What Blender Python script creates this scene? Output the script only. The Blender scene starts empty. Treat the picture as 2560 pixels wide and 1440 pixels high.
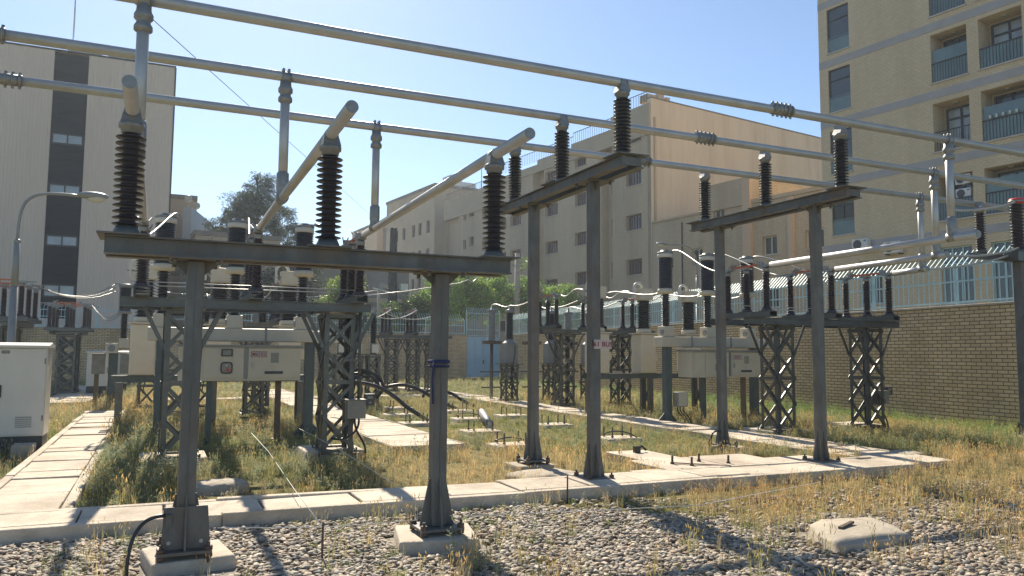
import bpy, math, random
import numpy as np
from mathutils import Vector, Matrix

SC = bpy.context.scene
COL = SC.collection
rad = math.radians

# ------------------------------------------------------------------ camera
CY, CP, CR = rad(24.25), rad(4.866), rad(0.4)
fw = Vector((math.sin(CY)*math.cos(CP), math.cos(CY)*math.cos(CP), math.sin(CP)))
rt = Vector((math.cos(CY), -math.sin(CY), 0)); up = rt.cross(fw)
r2 = rt*math.cos(CR)+up*math.sin(CR); u2 = up*math.cos(CR)-rt*math.sin(CR)
cam_d = bpy.data.cameras.new('camera'); cam = bpy.data.objects.new('camera', cam_d); COL.objects.link(cam)
cam_d.sensor_width = 36; cam_d.lens = 36*1950/2560; cam_d.clip_start = 0.05; cam_d.clip_end = 3000
M = Matrix((r2, u2, -fw)).transposed().to_4x4(); M.translation = (0, 0, 1.6)
cam.matrix_world = M
SC.camera = cam

# ------------------------------------------------------------------ sky, sun, exposure
SUN_EL, SUN_AZ = 39.0, 5.0
w = bpy.data.worlds.new('World'); SC.world = w; w.use_nodes = True
nt = w.node_tree; bg = nt.nodes['Background']
sky = nt.nodes.new('ShaderNodeTexSky'); sky.sky_type = 'NISHITA'; sky.sun_disc = False
sky.sun_elevation = rad(SUN_EL); sky.sun_rotation = rad(SUN_AZ)
sky.altitude = 1200; sky.air_density = 1.0; sky.dust_density = 0.7; sky.ozone_density = 5.0
tn = nt.nodes.new('ShaderNodeMix'); tn.data_type = 'RGBA'; tn.blend_type = 'MULTIPLY'; tn.inputs[0].default_value = 1; tn.inputs[7].default_value = (1.06, 1.0, .91, 1)   # warm white balance of the daylight
nt.links.new(sky.outputs[0], tn.inputs[6]); nt.links.new(tn.outputs[2], bg.inputs[0]); bg.inputs[1].default_value = 0.077
sd = bpy.data.lights.new('sun', 'SUN'); sd.energy = 3.8; sd.angle = rad(0.53); sd.color = (1, .90, .74)
sun = bpy.data.objects.new('sun', sd); COL.objects.link(sun)
sv = Vector((math.sin(rad(SUN_AZ))*math.cos(rad(SUN_EL)), math.cos(rad(SUN_AZ))*math.cos(rad(SUN_EL)), math.sin(rad(SUN_EL))))
sun.rotation_mode = 'QUATERNION'; sun.rotation_quaternion = sv.to_track_quat('Z', 'Y'); sun.location = (0, 0, 60)
vs = SC.view_settings; vs.view_transform = 'Standard'; vs.look = 'None'; vs.exposure = 1.2; vs.gamma = 1; vs.use_curve_mapping = False
SC.cycles.max_bounces = 6; SC.cycles.diffuse_bounces = 3; SC.cycles.glossy_bounces = 3; SC.cycles.transmission_bounces = 3
SC.cycles.caustics_reflective = False; SC.cycles.caustics_refractive = False; SC.cycles.use_denoising = True

# ------------------------------------------------------------------ materials
def nn(m, t, **k):
    n = m.node_tree.nodes.new(t)
    for a, b in k.items(): setattr(n, a, b)
    return n
def mat(name, col, rough=.6, metal=0., var=.12, scale=6., bump=0., bscale=None, dirt=None, dirt_amt=.5, spec=.5, stretch=None):
    m = bpy.data.materials.new(name); m.use_nodes = True
    L = m.node_tree.links; b = m.node_tree.nodes['Principled BSDF']
    b.inputs['Roughness'].default_value = rough; b.inputs['Metallic'].default_value = metal
    b.inputs['Specular IOR Level'].default_value = spec
    tc = nn(m, 'ShaderNodeTexCoord'); mp = nn(m, 'ShaderNodeMapping'); L.new(tc.outputs['Object'], mp.inputs[0])
    if stretch: mp.inputs['Scale'].default_value = stretch
    nz = nn(m, 'ShaderNodeTexNoise'); nz.inputs['Scale'].default_value = scale; nz.inputs['Detail'].default_value = 6; nz.inputs['Roughness'].default_value = .65
    L.new(mp.outputs[0], nz.inputs['Vector'])
    rp = nn(m, 'ShaderNodeValToRGB'); rp.color_ramp.elements[0].position = .3; rp.color_ramp.elements[1].position = .7
    rp.color_ramp.elements[0].color = tuple(c*(1-var) for c in col)+(1,); rp.color_ramp.elements[1].color = tuple(min(1, c*(1+var)) for c in col)+(1,)
    L.new(nz.outputs['Fac'], rp.inputs[0]); out = rp.outputs[0]
    if dirt:
        n2 = nn(m, 'ShaderNodeTexNoise'); n2.inputs['Scale'].default_value = scale*.35; n2.inputs['Detail'].default_value = 8; n2.inputs['Roughness'].default_value = .7
        L.new(mp.outputs[0], n2.inputs['Vector'])
        r3 = nn(m, 'ShaderNodeValToRGB'); r3.color_ramp.elements[0].position = .48; r3.color_ramp.elements[1].position = .72
        r3.color_ramp.elements[1].color = (dirt_amt,)*3+(1,)
        L.new(n2.outputs['Fac'], r3.inputs[0])
        mx = nn(m, 'ShaderNodeMix', data_type='RGBA'); L.new(r3.outputs[0], mx.inputs[0]); L.new(out, mx.inputs[6]); mx.inputs[7].default_value = tuple(dirt)+(1,)
        out = mx.outputs[2]
    L.new(out, b.inputs['Base Color'])
    if bump:
        n3 = nn(m, 'ShaderNodeTexNoise'); n3.inputs['Scale'].default_value = bscale or scale*6; n3.inputs['Detail'].default_value = 4
        L.new(mp.outputs[0], n3.inputs['Vector'])
        bp = nn(m, 'ShaderNodeBump'); bp.inputs['Strength'].default_value = bump; bp.inputs['Distance'].default_value = .02
        L.new(n3.outputs['Fac'], bp.inputs['Height']); L.new(bp.outputs[0], b.inputs['Normal'])
    return m
def brickmat(name, c1, c2, mortar, bw, rh, ms=.01, dirt=None, damt=.5, dscale=.4, bump=.4, rough=.85):
    m = bpy.data.materials.new(name); m.use_nodes = True
    L = m.node_tree.links; b = m.node_tree.nodes['Principled BSDF']; b.inputs['Roughness'].default_value = rough; b.inputs['Specular IOR Level'].default_value = .2
    tc = nn(m, 'ShaderNodeTexCoord'); sx = nn(m, 'ShaderNodeSeparateXYZ'); L.new(tc.outputs['Object'], sx.inputs[0])
    ad = nn(m, 'ShaderNodeMath', operation='ADD'); L.new(sx.outputs[0], ad.inputs[0]); L.new(sx.outputs[1], ad.inputs[1])
    cx = nn(m, 'ShaderNodeCombineXYZ'); L.new(ad.outputs[0], cx.inputs[0]); L.new(sx.outputs[2], cx.inputs[1])
    bt = nn(m, 'ShaderNodeTexBrick'); L.new(cx.outputs[0], bt.inputs['Vector'])
    bt.inputs['Color1'].default_value = tuple(c1)+(1,); bt.inputs['Color2'].default_value = tuple(c2)+(1,); bt.inputs['Mortar'].default_value = tuple(mortar)+(1,)
    bt.inputs['Scale'].default_value = 1; bt.inputs['Brick Width'].default_value = bw; bt.inputs['Row Height'].default_value = rh
    bt.inputs['Mortar Size'].default_value = ms; bt.inputs['Mortar Smooth'].default_value = .15; bt.inputs['Bias'].default_value = -.1
    out = bt.outputs[0]
    n2 = nn(m, 'ShaderNodeTexNoise'); n2.inputs['Scale'].default_value = dscale; n2.inputs['Detail'].default_value = 8; n2.inputs['Roughness'].default_value = .7
    mp = nn(m, 'ShaderNodeMapping'); mp.inputs['Scale'].default_value = (2.4, 2.4, .30); L.new(tc.outputs['Object'], mp.inputs[0]); L.new(mp.outputs[0], n2.inputs['Vector'])
    r3 = nn(m, 'ShaderNodeValToRGB'); r3.color_ramp.elements[0].position = .42; r3.color_ramp.elements[1].position = .75; r3.color_ramp.elements[1].color = (damt,)*3+(1,)
    L.new(n2.outputs['Fac'], r3.inputs[0])
    mx = nn(m, 'ShaderNodeMix', data_type='RGBA'); L.new(r3.outputs[0], mx.inputs[0]); L.new(out, mx.inputs[6]); mx.inputs[7].default_value = tuple(dirt or mortar)+(1,)
    L.new(mx.outputs[2], b.inputs['Base Color'])
    if bump:
        bp = nn(m, 'ShaderNodeBump'); bp.inputs['Strength'].default_value = bump; bp.inputs['Distance'].default_value = .015; bp.invert = True
        L.new(bt.outputs['Fac'], bp.inputs['Height']); L.new(bp.outputs[0], b.inputs['Normal'])
    return m
def attrmat(name, rough=.8, transl=.3, spec=.2, rot=None):
    m = bpy.data.materials.new(name); m.use_nodes = True
    L = m.node_tree.links; ns = m.node_tree.nodes; b = ns['Principled BSDF']; b.inputs['Roughness'].default_value = rough; b.inputs['Specular IOR Level'].default_value = spec
    at = nn(m, 'ShaderNodeAttribute', attribute_name='Col'); L.new(at.outputs['Color'], b.inputs['Base Color'])
    if transl:
        t = nn(m, 'ShaderNodeBsdfTranslucent'); L.new(at.outputs['Color'], t.inputs[0])
        mx = nn(m, 'ShaderNodeMixShader'); mx.inputs[0].default_value = transl
        L.new(b.outputs[0], mx.inputs[1]); L.new(t.outputs[0], mx.inputs[2]); L.new(mx.outputs[0], ns['Material Output'].inputs[0])
    return m
def glassmat(name, col, rough=.08):
    m = mat(name, col, rough, 0, .25, .6, spec=.8); return m

MT = dict(
 steel=mat('painted_steel', (.128, .126, .115), .58, .1, .32, 6, .12, 60, dirt=(.165, .10, .055), dirt_amt=.75, stretch=(1, 1, .5)),
 steel2=mat('weathered_steel', (.105, .107, .10), .36, .45, .2, 7, .08, 60),
 blue_steel=mat('blue_grey_steel', (.085, .105, .104), .5, .2, .15, 6, .05),
 rust=mat('rusty_steel', (.13, .085, .06), .75, .1, .3, 8, .2),
 brownpost=mat('brown_painted_steel', (.16, .12, .07), .6, .1, .2, 6),
 alu=mat('aluminium_tube', (.47, .46, .44), .42, .45, .14, 3, .04, 40, dirt=(.30, .275, .24), dirt_amt=.35, stretch=(1, 1, 1)),
 alucast=mat('cast_aluminium', (.28, .28, .265), .5, .6, .2, 20, .15, 90),
 porc=mat('brown_porcelain', (.034, .027, .034), .34, 0, .25, 3, spec=.7),
 porcd=mat('dark_porcelain', (.028, .027, .034), .28, 0, .25, 3, spec=.7),
 porcr=mat('plum_porcelain', (.038, .025, .032), .34, 0, .2, 3, spec=.7),
 porcg=mat('grey_porcelain', (.33, .32, .31), .3, 0, .12, 4),
 cream=mat('cream_enamel', (.58, .51, .385), .45, 0, .07, 2.5, .03, 30, dirt=(.40, .34, .24), dirt_amt=.45),
 white=mat('white_enamel', (.62, .58, .50), .4, 0, .05, 2, .02, 30, dirt=(.45, .42, .36), dirt_amt=.3),
 greyen=mat('grey_enamel', (.24, .245, .235), .45, .1, .08, 3, .03),
 boxgrey=mat('weathered_box', (.27, .25, .21), .6, .2, .2, 6, .05, dirt=(.16, .10, .06), dirt_amt=.4),
 black=mat('black_rubber', (.018, .018, .02), .4, 0, .2, 8),
 darkbase=mat('black_plinth_paint', (.035, .042, .042), .6, 0, .2, 6),
 orange=mat('orange_copper', (.50, .13, .05), .5, .3, .2, 9),
 redplate=mat('red_paint', (.62, .035, .025), .5, 0, .1, 5),
 signwhite=mat('sign_face', (.52, .43, .40), .6, 0, .1, 8),
 signred=mat('sign_lettering', (.28, .03, .03), .6, 0, .1, 8),
 plate=mat('dark_nameplate', (.06, .06, .065), .5, 0, .2, 30),
 paper=mat('faded_label', (.28, .27, .22), .7, 0, .2, 30),
 conc=mat('pale_concrete', (.57, .485, .375), .9, 0, .22, 2.2, .5, 40, dirt=(.25, .19, .13), dirt_amt=.85),
 conc2=mat('grey_concrete', (.40, .345, .265), .9, 0, .2, 4, .4, 30, dirt=(.24, .2, .15), dirt_amt=.6),
 joint=mat('joint_soil', (.10, .08, .055), .95, 0, .3, 20),
 teal=mat('pale_blue_paint', (.42, .58, .60), .45, .1, .1, 4, dirt=(.25, .28, .28), dirt_amt=.25),
 gate=mat('sky_blue_gate_paint', (.37, .55, .66), .5, 0, .08, 1.5, dirt=(.28, .33, .36), dirt_amt=.3),
 blacktar=mat('dark_frame', (.02, .022, .026), .4, .1, .1, 5),
 glass=glassmat('window_glass', (.035, .05, .06), .06),
 glass2=glassmat('curtained_glass', (.28, .32, .34), .15),
 glassb=glassmat('frosted_teal_panel', (.10, .165, .17), .25),
 sill=mat('stone_sill', (.45, .41, .36), .8, 0, .1, 4),
 brown=mat('brown_window_frame', (.14, .07, .056), .6, 0, .2, 4),
 railmt=mat('dark_railing', (.035, .035, .04), .5, .3, .1, 4),
 bark=mat('bark', (.10, .075, .055), .9, 0, .3, 8, .6, 20),
 plaster=mat('peach_plaster', (.68, .55, .40), .9, 0, .06, 1.6, .15, 12, dirt=(.48, .33, .21), dirt_amt=.6, stretch=(1, 1, .12)),
 stone=mat('beige_render', (.46, .37, .26), .9, 0, .08, .6, .1, 8, dirt=(.36, .29, .21), dirt_amt=.5),
 peach2=mat('light_peach_render', (.55, .40, .27), .9, 0, .06, .5),
 dgrey=mat('dark_grey_render', (.20, .185, .175), .9, 0, .15, .5),
 bluegrey=mat('blue_grey_cladding', (.30, .36, .40), .5, 0, .1, .4),
 bandg=mat('grey_stone_band', (.36, .345, .34), .85, 0, .1, 1.2),
 lampglass=mat('lamp_glass', (.5, .48, .4), .2, 0, .1, 4),
 blueband=mat('blue_cloth', (.012, .022, .09), .7, 0, .2, 9),
 string=mat('white_string', (.75, .72, .65), .8, 0, .1, 9),
 logo=mat('blue_logo', (.05, .22, .5), .5, 0, .1, 9),
 acw=mat('air_conditioner_white', (.62, .62, .60), .45, 0, .05, 3),
 roof=mat('roof_felt', (.2, .18, .16), .9, 0, .2, 1),
)
MT['wallbrick'] = brickmat('yellow_wall_brick', (.74, .54, .30), (.58, .41, .22), (.17, .12, .08), .27, .088, .011, dirt=(.17, .125, .08), damt=.5, dscale=.4)
MT['bldbrick'] = brickmat('pale_yellow_facing_brick', (.66, .535, .365), (.60, .475, .315), (.48, .38, .25), .24, .11, .010, dirt=(.38, .28, .16), damt=.5, dscale=.2, bump=.25)
MT['mbrick'] = brickmat('beige_facing_brick', (.58, .46, .32), (.53, .415, .285), (.45, .35, .235), .25, .12, .010, dirt=(.25, .20, .15), damt=.6, dscale=.15, bump=.2)
MT['lowbrick'] = brickmat('tan_facing_brick', (.56, .45, .31), (.50, .40, .27), (.38, .30, .2), .25, .11, .010, dirt=(.29, .21, .13), damt=.6, dscale=.2, bump=.25)
def ribmat():
    m = mat('ribbed_beige_cladding', (.66, .54, .435), .8, 0, .05, .4, dirt=(.57, .46, .36), dirt_amt=.6, stretch=(1, 1, .15))
    L = m.node_tree.links; b = m.node_tree.nodes['Principled BSDF']
    tc = nn(m, 'ShaderNodeTexCoord'); wv = nn(m, 'ShaderNodeTexWave', wave_type='BANDS', bands_direction='Y'); wv.inputs['Scale'].default_value = 1.6; wv.inputs['Distortion'].default_value = 0
    L.new(tc.outputs['Object'], wv.inputs[0]); bp = nn(m, 'ShaderNodeBump'); bp.inputs['Strength'].default_value = .6; bp.inputs['Distance'].default_value = .03
    L.new(wv.outputs[1], bp.inputs['Height']); L.new(bp.outputs[0], b.inputs['Normal'])
    return m
MT['ribs'] = ribmat()
MT['strip'] = mat('dark_marble_panel', (.012, .017, .024), .4, 0, .4, 1.5, spec=.06, dirt=(.04, .05, .055), dirt_amt=.25, stretch=(1, .5, 3))
MT['grass'] = attrmat('grass_blades', .75, .42)
MT['leaf'] = attrmat('leaves', .55, .40, .35)
MT['needle'] = attrmat('pine_needles', .6, .2, .3)
MT['pebble'] = attrmat('river_pebbles', .7, 0, .3)

# ------------------------------------------------------------------ mesh builder
def norm(v):
    v = Vector(v); return v.normalized()
class MB:
    def __init__(s): s.v = []; s.f = []; s.sm = []
    def add(s, vs, fs, smooth=False):
        o = len(s.v); s.v += [tuple(p) for p in vs]; s.f += [tuple(i+o for i in f) for f in fs]; s.sm += [smooth]*len(fs); return s
    def box(s, c, d, rz=0, tilt=None):
        c = Vector(c); hx, hy, hz = d[0]/2, d[1]/2, d[2]/2
        vs = [Vector((x*hx, y*hy, z*hz)) for z in (-1, 1) for x, y in ((-1, -1), (1, -1), (1, 1), (-1, 1))]
        if tilt: vs = [tilt @ p for p in vs]
        if rz: R = Matrix.Rotation(rz, 3, 'Z'); vs = [R @ p for p in vs]
        return s.add([c+p for p in vs], [(3, 2, 1, 0), (4, 5, 6, 7), (0, 1, 5, 4), (1, 2, 6, 5), (2, 3, 7, 6), (3, 0, 4, 7)])
    def b2(s, x0, x1, y0, y1, z0, z1): return s.box(((x0+x1)/2, (y0+y1)/2, (z0+z1)/2), (abs(x1-x0), abs(y1-y0), abs(z1-z0)))
    def bar(s, p, q, wd, ht=None):
        p, q = Vector(p), Vector(q); d = (q-p); l = d.length; d.normalize()
        a = d.cross(Vector((0, 0, 1)))
        if a.length < 1e-3: a = Vector((1, 0, 0))
        a.normalize(); b = a.cross(d); ht = ht or wd
        vs = [e+a*sx*wd/2+b*sy*ht/2 for e in (p, q) for sx, sy in ((-1, -1), (1, -1), (1, 1), (-1, 1))]
        return s.add(vs, [(3, 2, 1, 0), (4, 5, 6, 7), (0, 1, 5, 4), (1, 2, 6, 5), (2, 3, 7, 6), (3, 0, 4, 7)])
    def rings(s, cs, rs, axes, n, caps=(True, True), smooth=True):
        o = len(s.v)
        for c, r, (a, b) in zip(cs, rs, axes):
            for k in range(n):
                t = 2*math.pi*k/n; s.v.append(tuple(c+a*(r*math.cos(t))+b*(r*math.sin(t))))
        for i in range(len(cs)-1):
            for k in range(n):
                k2 = (k+1) % n; s.f.append((o+i*n+k, o+i*n+k2, o+(i+1)*n+k2, o+(i+1)*n+k)); s.sm.append(smooth)
        if caps[0]: s.f.append(tuple(o+k for k in range(n))[::-1]); s.sm.append(False)
        if caps[1]: e = o+(len(cs)-1)*n; s.f.append(tuple(e+k for k in range(n))); s.sm.append(False)
        return s
    def cyl(s, p, q, r1, r2=None, n=12):
        p, q = Vector(p), Vector(q); d = (q-p).normalized(); a = d.orthogonal().normalized(); b = d.cross(a)
        return s.rings([p, q], [r1, r1 if r2 is None else r2], [(a, b)]*2, n)
    def tube(s, pts, r, n=8):
        pts = [Vector(p) for p in pts]; ax = []; a = None
        for i in range(len(pts)):
            d = (pts[min(i+1, len(pts)-1)]-pts[max(i-1, 0)]).normalized()
            a = d.orthogonal().normalized() if a is None else (a-d*a.dot(d)).normalized()
            ax.append((a, d.cross(a)))
        rs = r if isinstance(r, (list, tuple)) else [r]*len(pts)
        return s.rings(pts, rs, ax, n)
    def lathe(s, base, prof, n=18, smooth=True):
        base = Vector(base); a, b = Vector((1, 0, 0)), Vector((0, 1, 0))
        return s.rings([base+Vector((0, 0, z)) for r, z in prof], [r for r, z in prof], [(a, b)]*len(prof), n, smooth=smooth)
    def ball(s, c, r, n=12, m=8, sq=(1, 1, 1)):
        c = Vector(c); o = len(s.v)
        for i in range(1, m):
            t = math.pi*i/m
            for k in range(n):
                p = 2*math.pi*k/n; s.v.append((c.x+r*sq[0]*math.sin(t)*math.cos(p), c.y+r*sq[1]*math.sin(t)*math.sin(p), c.z+r*sq[2]*math.cos(t)))
        tp = len(s.v); s.v += [(c.x, c.y, c.z+r*sq[2]), (c.x, c.y, c.z-r*sq[2])]
        for i in range(m-2):
            for k in range(n):
                k2 = (k+1) % n; s.f.append((o+i*n+k, o+(i+1)*n+k, o+(i+1)*n+k2, o+i*n+k2)); s.sm.append(True)
        for k in range(n):
            k2 = (k+1) % n; s.f.append((tp, o+k, o+k2)); s.sm.append(True)
            e = o+(m-2)*n; s.f.append((tp+1, e+k2, e+k)); s.sm.append(True)
        return s
    def poly(s, pts, z0, z1):
        n = len(pts); vs = [(x, y, z0) for x, y in pts]+[(x, y, z1) for x, y in pts]
        return s.add(vs, [tuple(range(n))[::-1], tuple(range(n, 2*n))]+[(i, (i+1) % n, n+(i+1) % n, n+i) for i in range(n)])
    def plate(s, pts, thick):
        a, b, c = [Vector(p) for p in pts[:3]]; nrm = (b-a).cross(c-a).normalized()*thick/2; n = len(pts)
        vs = [Vector(p)-nrm for p in pts]+[Vector(p)+nrm for p in pts]
        return s.add(vs, [tuple(range(n))[::-1], tuple(range(n, 2*n))]+[(i, (i+1) % n, n+(i+1) % n, n+i) for i in range(n)])
    def mesh(s, name, m):
        me = bpy.data.meshes.new(name); me.from_pydata(s.v, [], s.f)
        me.polygons.foreach_set('use_smooth', s.sm); me.materials.append(m); me.update(); return me
    def build(s, name, m, parent=None, loc=(0, 0, 0)):
        o = bpy.data.objects.new(name, s.mesh(name, m)); COL.objects.link(o); o.location = loc
        if parent: o.parent = parent
        return o
def bevel(o, wd=.006, seg=2):
    md = o.modifiers.new('bevel', 'BEVEL'); md.width = wd; md.segments = seg; md.limit_method = 'ANGLE'; return o
def tag(o, label, cat, group=None):
    o['label'] = label; o['category'] = cat
    if group: o['group'] = group
    return o
def thing(name, label, cat, loc=(0, 0, 0), rz=0, group=None):
    o = bpy.data.objects.new(name, None); COL.objects.link(o); o.empty_display_size = .2
    o.location = loc; o.rotation_euler = (0, 0, rz); return tag(o, label, cat, group)
def struct(o, kind='structure'): o['kind'] = kind; return o
def copy_tree(o, loc=None, label=None, parent=None):
    c = o.copy(); COL.objects.link(c)
    if parent: c.parent = parent; c.matrix_parent_inverse = o.matrix_parent_inverse.copy()
    if loc is not None: c.location = loc
    if label: c['label'] = label
    for ch in list(o.children): copy_tree(ch, parent=c)
    return c
def text(s, size, loc, rot, m, parent, name='lettering', depth=.002, track=1.0):
    cu = bpy.data.curves.new('t', 'FONT'); cu.body = s; cu.size = size; cu.extrude = depth; cu.offset = size*.008; cu.align_x = 'CENTER'; cu.align_y = 'CENTER'; cu.space_character = track
    t = bpy.data.objects.new('t', cu); COL.objects.link(t)
    me = bpy.data.meshes.new_from_object(t); bpy.data.objects.remove(t); bpy.data.curves.remove(cu)
    me.materials.clear(); me.materials.append(m)
    o = bpy.data.objects.new(name, me); COL.objects.link(o); o.parent = parent; o.location = loc; o.rotation_euler = rot
    return o
FRONT = (math.pi/2, 0, 0)     # lettering that faces -Y
def pr_shed(z0, z1, n, rc, rs, alt=None):
    p = (z1-z0)/n; out = [(rc, z0)]
    for i in range(n):
        z = z0+i*p; r = rs if (alt is None or i % 2 == 0) else alt
        out += [(rc, z+p*.22), (r*.97, z+p*.30), (r, z+p*.36), (r*.97, z+p*.43), (rc*1.15, z+p*.66), (rc, z+p*.84)]
    out.append((rc, z1)); return out
def sag(p, q, d, n=10):
    p, q = Vector(p), Vector(q); return [p.lerp(q, i/n)-Vector((0, 0, d*4*(i/n)*(1-i/n))) for i in range(n+1)]
def bez(p0, p1, p2, p3, n=14):
    P = [Vector(p) for p in (p0, p1, p2, p3)]; out = []
    for i in range(n+1):
        t = i/n; out.append(P[0]*(1-t)**3+P[1]*3*t*(1-t)**2+P[2]*3*t*t*(1-t)+P[3]*t**3)
    return out
RECTS = []     # areas kept free of grass: (x0, x1, y0, y1)
# ================================================================== GROUND, PATHS
def groundmat():
    m = bpy.data.materials.new('dry_soil'); m.use_nodes = True
    L = m.node_tree.links; b = m.node_tree.nodes['Principled BSDF']; b.inputs['Roughness'].default_value = .95; b.inputs['Specular IOR Level'].default_value = .1
    tc = nn(m, 'ShaderNodeTexCoord')
    def noise(sc, det=6, ro=.65):
        n = nn(m, 'ShaderNodeTexNoise'); n.inputs['Scale'].default_value = sc; n.inputs['Detail'].default_value = det; n.inputs['Roughness'].default_value = ro; L.new(tc.outputs['Object'], n.inputs['Vector']); return n.outputs['Fac']
    def ramp(f, stops):
        r = nn(m, 'ShaderNodeValToRGB'); L.new(f, r.inputs[0]); e = r.color_ramp.elements
        while len(e) < len(stops): e.new(.5)
        for i, (p, c) in enumerate(stops): e[i].position = p; e[i].color = tuple(c)+(1,)
        return r.outputs[0]
    a = ramp(noise(.35), [(.30, (.12, .15, .055)), (.5, (.22, .20, .09)), (.7, (.32, .25, .13))])
    f = ramp(noise(14, 8, .8), [(.25, (.45, .45, .45)), (.75, (1.35, 1.3, 1.2))])
    mx = nn(m, 'ShaderNodeMix', data_type='RGBA', blend_type='MULTIPLY'); mx.inputs[0].default_value = 1; L.new(a, mx.inputs[6]); L.new(f, mx.inputs[7]); L.new(mx.outputs[2], b.inputs['Base Color'])
    bp = nn(m, 'ShaderNodeBump'); bp.inputs['Strength'].default_value = .7; bp.inputs['Distance'].default_value = .05; L.new(noise(18, 6, .75), bp.inputs['Height']); L.new(bp.outputs[0], b.inputs['Normal'])
    return m
MT['ground'] = groundmat()
g = MB(); g.add([(-900, -300, 0), (900, -300, 0), (900, 1500, 0), (-900, 1500, 0)], [(0, 1, 2, 3)])
struct(g.build('ground', MT['ground']))
gb = MB(); gb.add([(-6, 2.2, .004), (12, 2.2, .004), (12, 5.7, .004), (5.2, 6.2, .004), (3.6, 7.66, .004), (-6, 7.66, .004)], [(0, 1, 2, 3, 4, 5)])
struct(gb.build('gravel_bed', mat('gravel_dust', (.27, .235, .185), .95, 0, .4, 25, .6, 30)))

def slabs(name, x0, x1, y0, y1, z, step, along, kerb=.10, seed=0, jit=.012, th=.13, kz=None, dark=True):
    """a footpath: a kerb strip each side and loose slabs with open joints, one mesh"""
    rnd = random.Random(seed); m = MB()
    if along == 'x': u0, u1, v0, v1 = x0, x1, y0, y1
    else: u0, u1, v0, v1 = y0, y1, x0, x1
    def put(ua, ub, va, vb, za, zb):
        c = ((ua+ub)/2, (va+vb)/2); s = (ub-ua, vb-va)
        T = Matrix.Rotation(rnd.uniform(-1, 1)*jit, 3, 'X') @ Matrix.Rotation(rnd.uniform(-1, 1)*jit, 3, 'Y')
        if along == 'x': m.box((c[0], c[1], (za+zb)/2), (s[0], s[1], zb-za), tilt=T)
        else: m.box((c[1], c[0], (za+zb)/2), (s[1], s[0], zb-za), tilt=T)
    t = u0
    while t < u1-.05:
        l = step*rnd.uniform(.85, 1.15); e = min(t+l, u1)
        if u1-e < .15: e = u1
        put(t+.006, e-rnd.uniform(.006, .022), v0+kerb+.012, v1-kerb-.012, z-th, z+rnd.uniform(-.012, .012)); t = e
    t = u0
    while t < u1-.05:
        e = min(t+2.6*rnd.uniform(.8, 1.2), u1)
        if u1-e < .3: e = u1
        for a, b in ((v0, v0+kerb), (v1-kerb, v1)): put(t+.002, e-.003, a, b, -.06, z+.004+rnd.uniform(-.004, .004))
        t = e
    o = m.build(name, MT['conc']); bevel(o, .012, 2); struct(o)
    if dark:
        j = MB(); j.b2(x0+.03, x1-.03, y0+.03, y1-.03, .0, z-.045); struct(j.build('path_bedding', MT['joint']))
    RECTS.append((x0-.02, x1+.02, y0-.02, y1+.02)); return o
slabs('cross_path', -4.6, 9.6, 7.68, 8.52, .13, .82, 'x', .11, 3)
slabs('west_path', -1.62, -.70, 8.55, 22.4, .11, .52, 'y', .10, 5)
slabs('middle_path', 3.42, 4.66, 12.15, 33.0, .13, .62, 'y', .02, 7)
slabs('east_path', 9.66, 10.78, 7.95, 40.0, .10, .66, 'y', .04, 9)
slabs('far_west_path', -3.2, -1.9, 26.5, 40.0, .09, .8, 'y', .08, 11)
slabs('far_cross_path', -.2, 9.5, 27.2, 28.3, .09, .9, 'x', .08, 12)
# broad slabs between the gantries
m = MB()
for x0, x1, y0, y1, z in ((6.1, 7.1, 8.55, 9.5, .125), (7.11, 8.1, 8.55, 9.5, .13), (8.115, 8.95, 8.55, 9.05, .12), (6.32, 7.02, 9.51, 10.5, .12), (5.62, 6.09, 8.56, 8.74, .11)):
    m.b2(x0, x1, y0, y1, -.03, z)
o = m.build('duct_cover_slabs', MT['conc']); bevel(o, .012); struct(o)
RECTS += [(6.1, 8.95, 8.5, 9.5), (6.32, 7.02, 9.5, 10.5)]

# ================================================================== PLINTHS
PLN = 'concrete plinths under the equipment'
def plinth(label, x, y, sx, sy, z, bolts=None, rz=0, chip=0, bh=.16, group=PLN):
    m = MB(); a, b = sx/2, sy/2; t = .92
    m.add([(-a, -b, -.05), (a, -b, -.05), (a, b, -.05), (-a, b, -.05), (-a*t, -b*t, z), (a*t, -b*t, z), (a*t, b*t, z), (-a*t, b*t, z)],
          [(3, 2, 1, 0), (4, 5, 6, 7), (0, 1, 5, 4), (1, 2, 6, 5), (2, 3, 7, 6), (3, 0, 4, 7)])
    r = thing('concrete_plinth', label, 'plinth', (x, y, 0), rz, group)
    o = m.build('block', MT['conc2' if chip else 'conc'], r); bevel(o, .015)
    if bolts:
        for px, py in bolts:
            q = MB(); q.cyl((px, py, z-.01), (px, py, z+bh), .014, n=8); q.cyl((px, py, z+.015), (px, py, z+.04), .027, n=6); q.build('anchor_bolt', MT['rust'], r)
    RECTS.append((x-a-.06, x+a+.06, y-b-.16, y+b+.04)); return r
plinth('concrete plinth under the nearest gantry left post', .26, 6.52, .62, .62, .10, rz=.14)
plinth('square concrete plinth under the nearest gantry right post', 2.2, 6.42, .70, .70, .10, rz=-.22)
for i, (x, y, lab) in enumerate(((4.78, 9.95, 'chipped plinth under the farther post of the middle gantry'), (4.92, 8.72, 'low plinth under the sign post of the middle gantry'),
    (8.75, 10.6, 'overgrown plinth under the farther post of the right gantry'), (8.55, 8.72, 'plinth beside the slabs under the nearer post of the right gantry'))):
    plinth(lab, x, y, .62, .52, .09, chip=1)
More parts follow.
